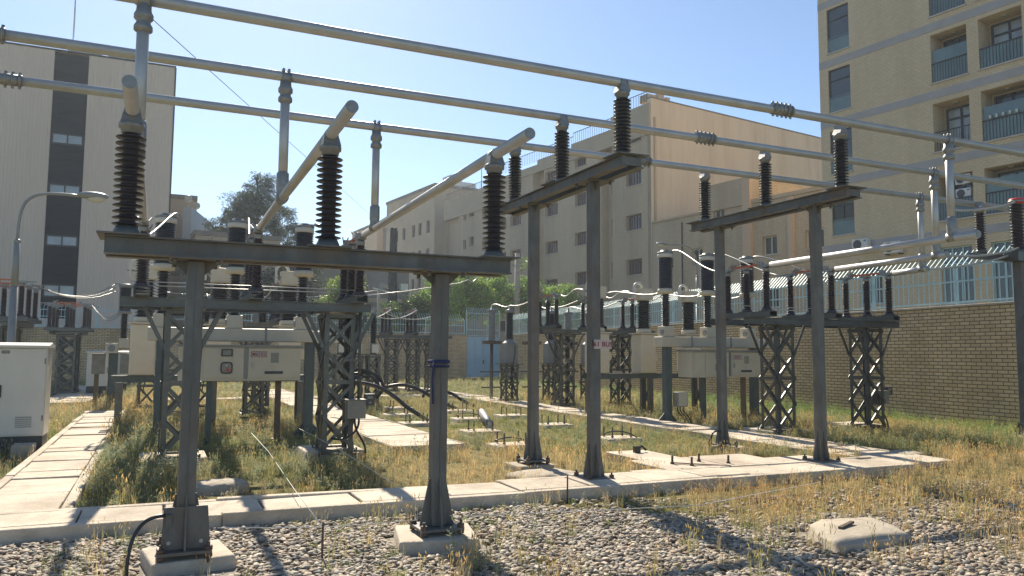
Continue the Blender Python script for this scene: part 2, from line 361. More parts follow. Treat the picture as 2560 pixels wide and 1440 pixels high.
for x, y, lab in ((.24, 12.25, 'broad plinth under the left tower of the near left disconnector'), (2.48, 12.35, 'broad plinth under the right tower of the near left disconnector'),
    (11.45, 12.4, 'broad plinth under the left tower of the near right disconnector'), (14.0, 12.7, 'broad plinth under the right tower of the near right disconnector')):
    plinth(lab, x, y, .95, .95, .14)
sq = lambda a, b: ((-a, -b), (a, -b), (a, b), (-a, b))
for i, (x, y, lab) in enumerate(((6.3, 21.8, 'unused bolt plinth in the grass, farthest of the left row beside the middle path'), (5.6, 19.4, 'unused bolt plinth with a cable loop near the middle path'), (5.3, 16.9, 'unused bolt plinth nearest to the middle path edge'),
    (7.5, 20.2, 'unused bolt plinth behind the nearest gantry right post, rear one'), (6.8, 17.6, 'unused bolt plinth with a drooping wire right of the near post'), (5.95, 14.7, 'unused bolt plinth beside the fallen grey pipe'),
    (5.55, 12.3, 'unused bolt plinth with a bent bar beside the middle gantry'), (7.85, 12.6, 'unused bolt plinth with a curled wire between the two right gantries'), (8.0, 15.5, 'unused bolt plinth half hidden behind the middle gantry post'), (8.2, 18.2, 'small unused bolt plinth in dry grass near the east path'))):
    plinth(lab, x, y, .78, .62, .08, bolts=sq(.2, .15), bh=.2, group='unused bolt plinths in the grass')
for x, y, lab in ((6.45, 8.95, 'rusty anchor bolt on the broad slabs with a flat bar lying from it'), (6.95, 9.02, 'rusty anchor bolt on the broad slabs, rear one'), (6.6, 8.72, 'bent anchor bolt on the broad slabs in front'), (7.2, 8.7, 'rusty anchor bolt standing alone at right on the slabs')):
    q = MB(); q.cyl((0, 0, .10), (0, 0, .24), .016, n=8); q.cyl((0, 0, .125), (0, 0, .15), .03, n=6)
    tag(q.build('anchor_bolt', MT['rust'], loc=(x, y, 0)), lab, 'bolt', 'anchor bolts left in the slabs')
q = MB(); q.bar((0, 0, 0), (.55, -.5, -.003), .05, .012); tag(q.build('flat_bar', MT['rust'], loc=(6.47, 8.93, .143)), 'rusty flat bar lying across the pale slabs', 'bar')
q = MB(); q.tube([(0, 0, 0), (.02, .02, .06), (.14, .04, .09), (.2, .02, .03)], .02); q.box((.02, 0, .05), (.1, .06, .1)); tag(q.build('pipe_stub', MT['black'], loc=(6.68, 10.2, .12)), 'short black pipe stub sticking out of the far slab', 'pipe')
# stone lids
def boulder(label, x, y, sx, sy, sz, rz, seed):
    rnd = random.Random(seed); m = MB(); m.ball((0, 0, 0), 1, 28, 14)
    v = []
    for p in m.v:
        p = Vector(p); e = 7.0
        k = (abs(p.x)**e+abs(p.y)**e+abs(p.z*.9)**5)**(-1/e)
        p = p*k; v.append((p.x*sx*(1+.03*math.sin(3*p.y+seed)), p.y*sy*(1+.03*math.sin(4*p.x+seed)), max(p.z, -.3)*sz+.012*math.sin(9*p.x+seed)*math.cos(7*p.y)))
    m.v = v; o = m.build('stone_lid', MT['conc2'], loc=(x, y, 0)); o.rotation_euler = (0, 0, rz); RECTS.append((x-sx*.9, x+sx*.9, y-sy*.9, y+sy*.9)); return tag(o, label, 'stone')
m = MB(); m.poly([(-.60, -.42), (-.1, -.46), (.30, -.38), (.55, .02), (.60, .34), (.05, .44), (-.20, .34), (-.48, -.05)], -.03, .075)
for i, v in enumerate(m.v[8:]): m.v[8+i] = (v[0]*.95, v[1]*.95, v[2]+.008*math.sin(i*1.7))
m.add([(m.v[8+i][0]*.45, m.v[8+i][1]*.45, .09+.005*math.cos(i*2)) for i in range(8)], []); m.f.pop(1); m.sm.pop(1)
m.f += [(8+i, 8+(i+1) % 8, 16+(i+1) % 8, 16+i) for i in range(8)]+[tuple(range(16, 24))]; m.sm += [True]*9
o = m.build('stone_lid', MT['conc2'], loc=(5.68, 5.2, 0)); bevel(o, .012, 2); RECTS.append((5.15, 6.25, 4.85, 5.6)); tag(o, 'large worn concrete lid lying in the gravel at lower right', 'stone')
boulder('rounded stone lid in the grass behind the cross path', .72, 9.75, .29, .24, .12, .1, 2)
boulder('low stone lid in the weeds at the end of the east path', 10.9, 8.9, .3, .25, .1, .4, 3)
boulder('worn stone lid half sunk in dry grass beside the middle gantry', 4.6, 9.2, .45, .3, .09, .2, 4)
q = MB(); q.bar((0, 0, 0), (.26, .1, .012), .035, .02); tag(q.build('driftwood_stick', MT['bark'], loc=(5.52, 5.2, .10)), 'short dry stick lying on the large concrete lid', 'stick')
q = MB(); q.b2(-.14, .14, -.2, .2, 0, .2); o = q.build('kerb_block', MT['conc2'], loc=(-1.80, 13.9, 0)); bevel(o, .01); tag(o, 'upright kerb stone standing at the foot of the large cabinet', 'stone')

# ================================================================== BOUNDARY WALLS AND FENCES
WD = math.atan2(3.5, 37.1)     # the east wall leans to the right of +Y
def wall_thing(label, x0, y0, length, rz, h, th=.35, zone=None):
    r = thing('brick_wall', label, 'wall', (x0, y0, 0), rz)
    m = MB(); m.b2(0, length, 0, th, -.1, h); m.build('brickwork', MT['wallbrick'], r)
    c = MB(); n = int(length/1.6)
    for i in range(n): c.b2(i*length/n+.004, (i+1)*length/n-.004, -.04, th+.04, h, h+.055)
    o = c.build('coping', MT['conc2'], r); bevel(o, .008, 1); return r
def fence_thing(label, x0, y0, length, rz, z, h=.95, over=.42, lean=1, step=.165, out=True):
    """bar fence standing on a wall; the bar tops bend over outwards (+local y)"""
    r = thing('bar_fence', label, 'fence', (x0, y0, z), rz)
    b = MB(); n = int(length/step)
    for i in range(n):
        x = i*step+.05; b.box((x, 0, h/2+.02), (.018, .018, h-.02))
        b.bar((x, 0, h), (x, over*lean, h+over), .018)
    b.build('bars', MT['teal'], r)
    q = MB()
    for zz in (.08, h*.62, h): q.box((length/2, -.018, zz), (length, .022, .04))
    q.build('rails', MT['teal'], r)
    k = max(2, int(length/2.6)+1)
    for i in range(k): p = MB(); p.box((min(length-.03, max(.03, i*length/(k-1))), .02, h/2), (.06, .06, h+.06)); p.build('post', MT['teal'], r)
    return r
E0 = Vector((21.0, 48.0, 0)); ED = Vector((-math.sin(WD), -math.cos(WD), 0)); EL = 46.0
erz = math.atan2(ED.y, ED.x)
wall_thing('long yellow brick boundary wall along the right side of the yard', E0.x, E0.y, EL, erz, 2.82)
fence_thing('pale blue bar fence with outward bent tops on the right brick wall', E0.x-ED.y*.17*-1*0+.17, E0.y, EL, erz, 2.876)
wall_thing('yellow brick boundary wall across the back of the yard', -30, 48.0, 48.4, 0, 2.82)
fence_thing('pale blue bar fence on the back brick wall', -30, 48.15, 48.3, 0, 2.876, over=.4)
# gate between the two walls
r = thing('yard_gate', 'pale blue double steel gate in the back wall', 'gate', (18.42, 48.1, 0))
for i, x in enumerate((0, 1.16)):
    q = MB(); q.b2(x+.02, x+1.14, 0, .05, .08, 2.75); o = q.build('leaf', MT['gate'], r)
    f = MB()
    for zz in (.1, 1.0, 1.75, 2.72): f.b2(x+.02, x+1.14, -.022, -.002, zz-.03, zz+.03)
    for xx in (x+.05, x+.57, x+1.11): f.b2(xx-.03, xx+.03, -.026, -.003, .1, 2.7)
    f.build('frame', MT['gate'], o)
q = MB(); q.cyl((1.2, -.06, 1.15), (1.2, 0, 1.15), .05); q.b2(1.17, 1.23, -.05, -.02, .95, 1.1); q.build('lock', MT['railmt'], r)
q = MB()
for i in range(19): q.b2(.05+i*.125, .072+i*.125, .02, .042, 2.8, 4.35); q.bar((.06+i*.125, .03, 4.35), (.06+i*.125, .35, 4.7), .022)
for zz in (2.83, 3.2, 4.3): q.b2(0, 2.32, .0, .02, zz-.02, zz+.02)
q.b2(-.06, .0, -.02, .06, 0, 4.5); q.b2(2.32, 2.38, -.02, .06, 0, 4.5)
q.build('overpanel', MT['teal'], r)

# ================================================================== BUILDINGS
def panel(mb, y0, y1, z0, z1, holes, deep, x=0.):
    """a wall in the local plane x, holes (ya, yb, za, zb[, depth]) with reveals going to +x; returns nothing"""
    ys = sorted({y0, y1}|{min(max(v, y0), y1) for h in holes for v in h[:2]}); zs = sorted({z0, z1}|{min(max(v, z0), z1) for h in holes for v in h[2:4]})
    inside = lambda y, z: any(h[0] < y < h[1] and h[2] < z < h[3] for h in holes)
    for i in range(len(ys)-1):
        run = None
        for j in range(len(zs)-1):
            s = inside((ys[i]+ys[i+1])/2, (zs[j]+zs[j+1])/2)
            if not s and run is None: run = zs[j]
            if run is not None and (s or j == len(zs)-2):
                e = zs[j] if s else zs[j+1]
                mb.add([(x, ys[i], run), (x, ys[i+1], run), (x, ys[i+1], e), (x, ys[i], e)], [(3, 2, 1, 0)]); run = None
    for h in holes:
        a, b, c, d = h[:4]; k = h[4] if len(h) > 4 else deep
        mb.add([(x, a, c), (x, b, c), (x, b, d), (x, a, d), (x+k, a, c), (x+k, b, c), (x+k, b, d), (x+k, a, d)], [(0, 1, 5, 4), (1, 2, 6, 5), (2, 3, 7, 6), (3, 0, 4, 7)])
def window(parent, a, b, c, d, x, glass, frame, mull=1, tr=None, sill=True, fw=.06, out=0.):
    w_ = MB(); w_.add([(x, a, c), (x, b, c), (x, b, d), (x, a, d)], [(3, 2, 1, 0)]); o = w_.build('window', glass, parent)
    f = MB()
    for y in [a+fw/2, b-fw/2]+[a+(b-a)*k/(mull+1) for k in range(1, mull+1)]: f.box((x-.03, y, (c+d)/2), (.05, fw, d-c))
    for z in [c+fw/2, d-fw/2]+([c+(d-c)*tr] if tr else []): f.box((x-.031, (a+b)/2, z), (.052, b-a-.002, fw))
    f.build('frame', frame, o)
    if sill:
        s = MB(); s.b2(-.07-out, .12, a-.08, b+.08, c-.07, c-.002); s.build('sill', MT['sill'], o)
    return o
def shell(parent, m, L0, L1, W, H, holes, deep=.25, base=0, name='wall'):
    q = MB(); panel(q, L0, L1, base, H, holes, deep)
    q.add([(0, L0, base), (W, L0, base), (W, L0, H), (0, L0, H)], [(0, 1, 2, 3)])
    q.add([(0, L1, base), (W, L1, base), (W, L1, H), (0, L1, H)], [(3, 2, 1, 0)])
    q.add([(W, L0, base), (W, L1, base), (W, L1, H), (W, L0, H)], [(0, 1, 2, 3)])
    q.add([(0, L0, H), (W, L0, H), (W, L1, H), (0, L1, H)], [(0, 1, 2, 3)])
    return q.build(name, m, parent)
TH = rad(8)
# ---- right apartment building
R = thing('apartment_building', 'tall pale yellow brick apartment building with grey bands at the right', 'building', (31.6, 30.3, 0), TH)
lv = ((20.8, 23.1), (17.57, 19.97), (14.36, 16.66), (11.08, 13.36), (7.85, 9.88))
holes = []
for a, b in lv: holes += [(-1.8, -.52, a, b, .14), (-7.65, -6.0, a, b, 1.0), (-9.95, -8.15, a, b, 1.0), (-13.6, -12.0, a, b, 1.0), (-15.8, -14.1, a, b, 1.0)]
low = [(-7.5, -6.1, 4.0, 6.6, .2), (-9.8, -8.3, 4.0, 6.6, .2), (-3.2, -2.0, 4.2, 6.4, .2), (-13.6, -12.0, 4.0, 6.6, .2)]
shell(R, MT['bldbrick'], -24, 0, 14, 27, holes+low)
bb = MB()
for z in (20.1, 16.85, 13.6, 10.4, 7.0): bb.b2(-.02, 0.001, -23.99, -.002, z, z+.38)
bb.build('stone_band', MT['bandg'], R)
rnd = random.Random(4)
for i, (a, b) in enumerate(lv):
    o = window(R, -1.8, -.52, a+.75, b, .12, MT['glass'], MT['blacktar'], 1 if i == 4 else 0, .62, False)
    q = MB(); q.b2(.08, .1, -1.8, -.52, a+.04, a+.8); q.b2(.06, .11, -1.8, -.52, a, a+.05); q.b2(.06, .11, -1.8, -.52, a+.78, a+.83); q.build('window_panel', MT['glassb'], R)
    s = MB(); s.b2(-.06, .14, -1.86, -.46, a-.07, a-.002); s.build('sill', MT['sill'], R)
    for j, (ya, yb) in enumerate(((-7.65, -6.0), (-9.95, -8.15), (-13.6, -12.0), (-15.8, -14.1))):
        k = MB(); k.add([(1.0, ya, a), (1.0, yb, a), (1.0, yb, b), (1.0, ya, b)], [(3, 2, 1, 0)]); k.build('loggia_wall', MT['bldbrick'], R)
        window(R, ya+.15, yb-.12, a+.05, b-.12, .96, MT['glass2'] if (i+j) % 2 else MT['glass'], MT['blacktar'], 1, .75, False, .09)
        f = MB(); n = 13
        for t in range(n+1): f.b2(.05, .065, ya+(yb-ya)*t/n-.008, ya+(yb-ya)*t/n+.008, a+.03, a+.92)
        f.b2(.04, .08, ya, yb, a+.9, a+.95); f.b2(.04, .08, ya, yb, a+.01, a+.05)
        rl = f.build('balcony_railing', MT['railmt'], R)
        if not ((i, j) in ((1, 1), (3, 0))):
            g2 = MB(); tall = 1.55 if (i, j) in ((2, 0), (3, 1), (1, 0), (4, 1)) else .9
            g2.b2(.085, .1, ya+.01, yb-.01, a+.05, a+tall); g2.build('balcony_screen', MT['glassb'], rl)
        s = MB(); s.b2(-.07, .12, ya-.06, yb+.06, a-.08, a-.002); s.build('sill', MT['sill'], R)
        q = MB(); q.cyl((.5, (ya+yb)/2, b-.06), (.5, (ya+yb)/2, b-.001), .12); q.build('ceiling_lamp', MT['lampglass'], R)
for h in low: window(R, h[0], h[1], h[2], h[3], .19, MT['glass'], MT['teal'], 2, .7, True)
p = MB(); p.b2(-.1, 14.1, -24.1, .1, 27, 27.4); p.build('roof', MT['roof'], R)
def ac_unit(label, loc, rz, s=1.0):
    r = thing('air_conditioner', label, 'air conditioner', loc, rz, 'air conditioners on the right building')
    q = MB(); q.b2(-.42*s, .42*s, -.15, .15, 0, .56*s); o = q.build('casing', MT['acw'], r); bevel(o, .02)
    q = MB(); q.cyl((-.12*s, -.16, .28*s), (-.12*s, -.152, .28*s), .23*s, n=24); q.build('fan_grille', MT['plate'], r)
    q = MB(); q.b2(.22*s, .36*s, -.155, -.151, .4*s, .48*s); q.build('logo_mark', MT['logo'], r)
    [MB().b2(x*s-.02, x*s+.02, -.1, .28, -.06, -.003).build('bracket', MT['railmt'], r) for x in (-.33, .33)]
def onR(x, y, z): return R.matrix_basis @ Vector((x, y, z))
R_M = Matrix.Translation((31.6, 30.3, 0)) @ Matrix.Rotation(TH, 4, 'Z')
acr = TH-math.pi/2
ac_unit('white air conditioner with a blue mark under the lowest corner window', R_M @ Vector((-.32, -2.35, 6.88)), acr)
ac_unit('white air conditioner on the grey band, right one and partly behind the tubes', R_M @ Vector((-.32, -4.0, 6.55)), acr)
ac_unit('upper air conditioner stacked in the balcony recess', R_M @ Vector((.26, -7.15, 9.4)), acr, .8)
ac_unit('lower air conditioner stacked in the balcony recess', R_M @ Vector((.26, -7.15, 8.75)), acr, .8)
ac_unit('air conditioner standing behind the low balcony screen at far right', R_M @ Vector((.36, -9.2, 7.9)), acr, .9)

for k in range(5):
    q = MB(); q.lathe((0, 0, 0), [(.0, 0), (.04, 0), (.055, .08), (.06, .1), (.05, .1)], 10); q.ball((0, 0, .12), .05, 8, 6)
    tag(q.build('flower_pot', MT['acw'], loc=R_M @ Vector((.0, -8.5-.27*k, 12.04))), 'small white flower pot lined up on the screened balcony railing at far right', 'flower pot', 'white pots on the balcony railing')
# ---- long beige building
B = thing('apartment_building', 'long beige brick building with brown windows and a peach plastered end wall', 'building', (33.0, 48.1, 0), TH)
WIN = []
for k in range(-1, 4):
    z = 14.6-3.45*k
    WIN += [(1.06, 2.88, z, z+1.2), (5.1, 5.58, z+.05, z+1.35)] if k >= 0 else [(1.06, 2.88, z-.1, z+1.2)]
    if k < 4: WIN += [(7.9, 9.45, 14.1-3.35*k, 15.2-3.35*k)]
    WIN += [(11.95, 13.9, 13.85-3.37*k, 14.95-3.37*k)] if k >= 0 else [(11.95, 13.9, 16.9, 17.9)]
    WIN += [(17.9, 19.8, 13.8-3.33*k, 14.8-3.33*k), (20.5, 21.9, 13.8-3.33*k, 14.8-3.33*k)] if k >= 0 else [(17.9, 19.8, 16.9, 17.8)]
    WIN += [(23.4, 25.2, 15.3-3.2*k, 16.3-3.2*k)] if k >= 0 else []
    WIN += [(26.85, 27.95, 15.92-3.12*k, 16.92-3.12*k), (28.5, 29.2, 15.76-3.12*k, 16.76-3.12*k)] if k >= 0 else []
WIN = [h for h in WIN if h[2] > 2]
REC = [(4.5, 5.95, 0, 18.4, .8), (14.1, 15.9, 0, 18.2, .8), (30.2, 33.4, 0, 16.6, .5)]
def inrec(h): return any(r_[0] < (h[0]+h[1])/2 < r_[1] for r_ in REC)
shell(B, MT['mbrick'], 0, 33.45, 20.8, 18.6, [h for h in WIN if not inrec(h)]+REC, .38)
for r_ in REC: q = MB(); panel(q, r_[0], r_[1], r_[2], r_[3], [h for h in WIN if r_[0] < (h[0]+h[1])/2 < r_[1]], .3, r_[4]); q.build('recessed_wall', MT['mbrick'], B)
for h in WIN:
    off = .8 if inrec(h) else 0
    window(B, h[0], h[1], h[2], h[3], .36+off if not off else off+.28, MT['glass'], MT['brown'], 5 if h[1]-h[0] > 1 else 2, None, not off, .09)
q = MB()   # parapet steps
for y0, y1, z in ((0, 4.5, 20.6), (4.5, 9.8, 19.6), (9.8, 15, 19.3), (15, 24, 18.9), (24, 33.5, 18.3)): q.b2(-.12, .3, y0+.01, y1-.01, z-2.0 if y0 > 20 else 18.2, z)
q.build('parapet', MT['stone'], B)
q = MB(); q.b2(0, 20.85, -.05, .35, 0, 20.95); q.build('end_wall', MT['plaster'], B)
q = MB(); q.b2(-.02, 20.9, -.09, .4, 20.95, 21.05); q.build('end_wall_coping', MT['roof'], B)
q = MB()
for y0, y1, z in ((4.5, 9.8, 19.6), (9.8, 24, 19.3), (24, 33.4, 18.3), (0.5, 4.4, 20.6)):
    n = int((y1-y0)/.28)
    for i in range(n+1): q.b2(.08, .1, y0+(y1-y0)*i/n-.012, y0+(y1-y0)*i/n+.012, z, z+1.0)
    q.b2(.07, .11, y0, y1, z+.98, z+1.03)
q.build('roof_railing', MT['railmt'], B)
q = MB(); q.b2(.2, 1.0, .5, 1.4, 20.9, 21.5); q.b2(1.3, 1.9, .5, 1.2, 20.9, 21.7); q.b2(2.2, 2.6, .6, 1.0, 20.9, 21.6); q.build('chimney', MT['stone'], B)
q = MB(); q.b2(.25, .4, -.16, -.06, 8, 19.5); q.build('downpipe', MT['stone'], B)

# ---- low building between them
Lw = thing('low_building', 'low tan brick building with stepped parapet below the plastered wall', 'building', (33.02, 48.05, 0), TH)
W2 = [(-7.04, -6.06, 10.0, 11.83), (-11.26, -10.15, 7.92, 9.1), (-14.7, -13.3, 7.95, 9.1), (-5.03, -4.0, 7.85, 9.0), (-11.3, -10.1, 4.6, 6.0), (-7.0, -6.0, 4.6, 6.0), (-2.2, -1.2, 7.85, 9.0)]
shell(Lw, MT['lowbrick'], -17.5, -.06, 12, 11.35, W2, .28)
q = MB(); q.b2(-.12, 6, -9.3, -5.4, 11.36, 13.05); q.b2(-.14, 6.1, -9.32, -5.38, 13.05, 13.15)
q.b2(-.1, 11.8, -17.4, -9.32, 11.36, 11.6); q.b2(-.1, 11.8, -5.36, -.1, 11.36, 11.5); q.build('parapet', MT['lowbrick'], Lw)
q = MB(); q.b2(-.25, -.004, -9.4, -8.75, 0, 12.9); q.b2(-.18, -.003, -12.6, -12.2, 0, 11.3); q.build('pilaster', MT['peach2'], Lw)
for h in W2: window(Lw, h[0], h[1], h[2], h[3], .26, MT['glass'], MT['white'], 1, None, True, .07)
q = MB(); q.b2(-.1, -.05, -3.2, -3.12, 0, 11); q.build('downpipe', MT['railmt'], Lw)

# ---- left ribbed building
LB = thing('office_building', 'tall beige ribbed office building with a dark window strip at the left', 'building', (.25, 55.0, 0), math.pi/2)
S0, S1 = 5.05, 6.95
shell(LB, MT['ribs'], 0, 30, 14, 20.35, [(S0, S1, 3.6, 20.36, .06)])
q = MB(); q.b2(.05, .09, S0, S1, 3.6, 20.2); q.build('dark_strip', MT['strip'], LB)
for z0, z1 in ((17.75, 18.35), (14.45, 15.15), (11.3, 11.95), (8.05, 8.75), (4.9, 5.7)):
    window(LB, S0+.08, S1-.08, z0, z1, .04, MT['glass2'], MT['blacktar'], 1, None, False, .09)
q = MB(); q.b2(-.04, 14, -.02, 30, 20.36, 20.46); q.build('roof', MT['railmt'], LB)
q = MB(); q.b2(-.05, .1, -.05, .04, 0, 20.35); q.build('corner_trim', MT['railmt'], LB)
q = MB(); q.cyl((2, 6.2, 20.4), (2, 6.2, 24.9), .05, n=8); q.ball((2, 6.2, 25.1), .22, 8, 6, (1, 1, 1.3)); q.build('roof_mast', MT['acw'], LB)
for i, y in enumerate((5.4, 3.1)):
    q = MB(); q.lathe((1.3, y, 20.47), [(.95, 0), (1.0, .2), (.98, .6), (.7, .85), (.2, .95)], 20); q.b2(.22, .3, y-.2, y+.2, 20.5, 21.0); q.build('roof_tank', MT['acw'], LB)
q = MB(); q.b2(-.02, .1, 9.5, 10.2, .0, 3.4); q.build('door', MT['blacktar'], LB)

# ---- far buildings
def simple(label, loc, rz, L, W, H, m, wins, glass='glass', roof=True, extra=None, frame='brown', cat='building', name='far_building'):
    r = thing(name, label, cat, loc, rz)
    shell(r, MT[m], 0, L, W, H, wins, .25)
    for h in wins: window(r, h[0], h[1], h[2], h[3], .22, MT[glass], MT[frame], 1, None, False, .08)
    if roof: q = MB(); q.b2(-.1, W+.1, -.1, L+.1, H, H+.35); q.build('roof', MT['roof'], r)
    if extra: extra(r)
    return r
grid = lambda ys, zs, wd, ht: [(y, y+wd, z, z+ht) for y in ys for z in zs]
def ex1(r):
    q = MB(); q.b2(2, 3.5, -.1, 2, 21, 22.6); q.b2(4, 6, 1, 3, 21, 22.2); q.build('rooftop_box', MT['acw'], r)
    q = MB(); q.cyl((6.5, .5, 21), (6.5, .5, 25), .04, n=6); q.build('antenna', MT['railmt'], r)
simple('pale stone block beyond the long building, seen past its far end', (28.4, 85.0, 0), TH, 14, 16, 21.0, 'stone', grid((1.2, 3.4, 5.2, 8, 10.2), (2.5, 5.8, 9.1, 12.4, 15.7), .9, 1.5), 'glass', extra=ex1)
simple('plain peach tower block far behind the utility pole', (32.2, 112.0, 0), math.pi/2+TH*.6, 0.1+3.6, 12, 20.6, 'peach2', [], roof=True)
simple('narrow grey tower block beside the peach one', (30.0, 108.0, 0), TH, 9, 2.2, 19.6, 'dgrey', grid((2, 5.5), (3, 6.5, 10, 13.5), 1, 1.5))
def ex2(r):
    q = MB()
    for z in (3.6, 6.9): q.b2(-.2, 0, .1, 11, z, z+.45)
    q.build('concrete_floor_edge', MT['stone'], r)
simple('unfinished dark grey block in the background centre', (24.0, 80.0, 0), math.pi/2, 11.5, 12, 10.2, 'dgrey', grid((1.5, 4.4, 7.5), (2.0, 4.9, 7.6), 1.0, 1.3), extra=ex2)
simple('grey rendered house behind the bright green bush', (17.0, 70.0, 0), math.pi/2, 7.5, 8, 10.0, 'dgrey', grid((1.2, 4.6), (3.6, 6.9), .9, 1.6), 'glassb')
simple('beige parapet building left of the pine', (2.2, 66.0, 0), math.pi/2-.02, 16, 12, 13.6, 'peach2', [], roof=True)
def ex3(r):
    for z in (4.6, 7.6): q = MB(); q.b2(-1.0, 0, .3, 5.5, z-.15, z); q.b2(-1.02, -.9, .3, 5.5, z, z+.95); q.build('balcony', MT['dgrey'], r)
simple('pale balcony house right beside the ribbed building', (2.05, 60.0, 0), TH*.5, 5.8, 6, 10.0, 'stone', grid((1.0, 3.4), (1.6, 4.7, 7.7), 1.2, 1.5), extra=ex3, frame='white')
def ex4(r):
    for y in (1.0, 3.8): q = MB(); q.cyl((.1, y, 12.5), (.1, y, 13), .05, n=6); q.ball((.1, y, 13.2), .3); q.build('globe_lamp', MT['lampglass'], r)
simple('blue grey clad wing with two globe lamps on its parapet', (1.2, 62.5, 0), -.25, 7, .6, 12.4, 'bluegrey', [], roof=False, extra=ex4)
simple('dark clad block behind the pine branches', (4.2, 82.0, 0), -.1, 8, 4, 14.0, 'blacktar', [], roof=False)
simple('low grey block under the pine crown', (10.5, 74.0, 0), math.pi/2, 9, 8, 9.0, 'dgrey', grid((1, 4), (3, 6), 1, 1.4))
# ================================================================== GANTRIES
def gantry(label, loc, rz, L0, L1, posts, ztop, sign=None, bh=.135, base=.13, gus=.42, pw=.125):
    """two posts under a twin channel beam; beam runs along local x, the top of the beam at ztop"""
    r = thing('steel_gantry', label, 'gantry', loc, rz, 'steel gantries carrying post insulators')
    zb = ztop-bh
    q = MB()
    for y in (-.115, .115):
        q.b2(L0, L1, y-.012, y+.012, zb+.012, ztop-.012); q.b2(L0, L1, y-.05, y+.05, ztop-.012, ztop); q.b2(L0, L1, y-.05, y+.05, zb, zb+.012)
    for k in range(3):
        x = L0+.12+(L1-L0-.24)*k/2; q.b2(x-.17, x+.17, -.21, .21, ztop+.001, ztop+.014)
    for x in (L0+.004, L1-.004): q.b2(x-.004, x+.004, -.118, .118, zb+.02, ztop-.02)
    q.build('beam', MT['steel'], r)
    for x in posts:
        p = MB(); p.b2(x-pw/2, x+pw/2, -.066, .066, base+.03, zb-.013); o = p.build('post', MT['steel'], r); bevel(o, .012, 2)
        s = MB(); s.b2(x-.006, x+.006, -.070, -.065, base+.05, zb-.05); s.build('weld_seam', MT['steel2'], o)
        c = MB(); c.b2(x-.19, x+.19, -.19, .19, zb-.012, zb-.001)
        for sx in (-1, 1): c.plate([(x+sx*pw/2, 0, zb-.013), (x+sx*.18, 0, zb-.013), (x+sx*pw/2, 0, zb-.12)], .012)
        for sx in (-1, 1):
            for sy in (-1, 1): c.cyl((x+sx*.15, sy*.15, zb-.05), (x+sx*.15, sy*.15, zb-.012), .016, n=6)
        c.build('cap_plate', MT['steel'], o)
        b = MB(); b.b2(x-.185, x+.185, -.175, .175, base+.008, base+.03); b.build('base_plate', MT['steel'], o)
        for ang in range(2):
            gq = MB()
            for sgn in (-1, 1):
                if ang == 0:
                    gq.plate([(x+sgn*pw/2, 0, base+.031), (x+sgn*.15, 0, base+.031), (x+sgn*.145, 0, base+.08), (x+sgn*(pw/2+.01), 0, base+gus), (x+sgn*pw/2, 0, base+gus)], .014)
                else:
                    gq.plate([(x, sgn*.066, base+.031), (x, sgn*.145, base+.031), (x, sgn*.14, base+.08), (x, sgn*.076, base+gus), (x, sgn*.066, base+gus)], .014)
            gq.build('gusset', MT['steel'], o)
        for sx in (-1, 1):
            for sy in (-1, 1):
                t = MB(); t.cyl((x+sx*.16, sy*.15, base-.06), (x+sx*.16, sy*.15, base+.09), .012, n=8)
                t.cyl((x+sx*.16, sy*.15, base+.031), (x+sx*.16, sy*.15, base+.062), .03, n=6); t.cyl((x+sx*.16, sy*.15, base-.02), (x+sx*.16, sy*.15, base+.006), .03, n=6); t.build('anchor_bolt', MT['rust'], o)
    return r
GA = gantry('nearest dark steel gantry with low beam and two posts standing in front', (0, 6.4, 0), 0, -.39, 2.81, (.23, 2.2), 2.44, base=.13)
q = MB(); q.add([(.07, -.09, .165), (.405, -.09, .165), (.38, -.09, .47), (.08, -.09, .47), (.07, -.078, .165), (.405, -.078, .165), (.38, -.078, .47), (.08, -.078, .47)], [(0, 1, 2, 3), (7, 6, 5, 4), (0, 4, 5, 1), (1, 5, 6, 2), (2, 6, 7, 3), (3, 7, 4, 0)]); q.b2(.095, .135, -.11, -.091, .33, .42); q.build('front_plate', MT['steel'], GA)
for x in (.12, .34): q = MB(); q.cyl((x, -.094, .215), (x, -.0905, .215), .014, n=10); q.build('bolt_hole', MT['signwhite'], GA)
GB = gantry('tall steel gantry in the middle carrying a red lettered sign', (4.82, 0, 0), math.pi/2, 7.4, 10.88, (8.27, 9.95), 3.87, base=.12)
GC = gantry('tall steel gantry at the right beside the broad slabs', (8.62, 0, 0), math.pi/2, 7.72, 11.15, (8.42, 10.55), 3.92, base=.12)
s = thing('sign_plate', 'white plate with red letters fixed to the post of the middle gantry', 'sign', (4.86, 8.17, 1.73))
q = MB(); q.b2(-.095, .15, -.006, 0, -.055, .055); q.build('plate', MT['signwhite'], s); text('61 BUS', .082, (.03, -.009, -.002), FRONT, MT['signred'], s, track=1.1)
q = MB()
for z, h in ((1.49, .03), (1.455, .018)): q.lathe((0, 0, z), [(.0, 0), (.095, 0), (.1, h/2), (.095, h), (0, h)], 8)
q.tube([(-.07, -.075, 1.5), (-.085, -.08, 1.35), (-.075, -.075, 1.15)], .010); o = q.build('cloth_band', MT['blueband'], loc=(2.2, 6.4, .03)); tag(o, 'blue cloth strip tied round the right post of the nearest gantry', 'cloth strip')
q = MB(); q.tube(bez((.09, -.12, .42), (-.08, -.16, .44), (-.16, -.2, .3), (-.14, -.24, -.02)), .014); tag(q.build('earth_cable', MT['black'], loc=(.0, 6.4, 0)), 'black earthing cable curving from the left base of the nearest gantry into gravel', 'cable')
q = MB(); q.tube(bez((0, 0, .36), (-.22, -.02, .40), (-.2, 0, .3), (-.22, 0, 0)), .014); tag(q.build('earth_cable', MT['black'], loc=(8.5, 10.45, .0)), 'bent earthing bar at the foot of the right gantry farther post', 'cable')

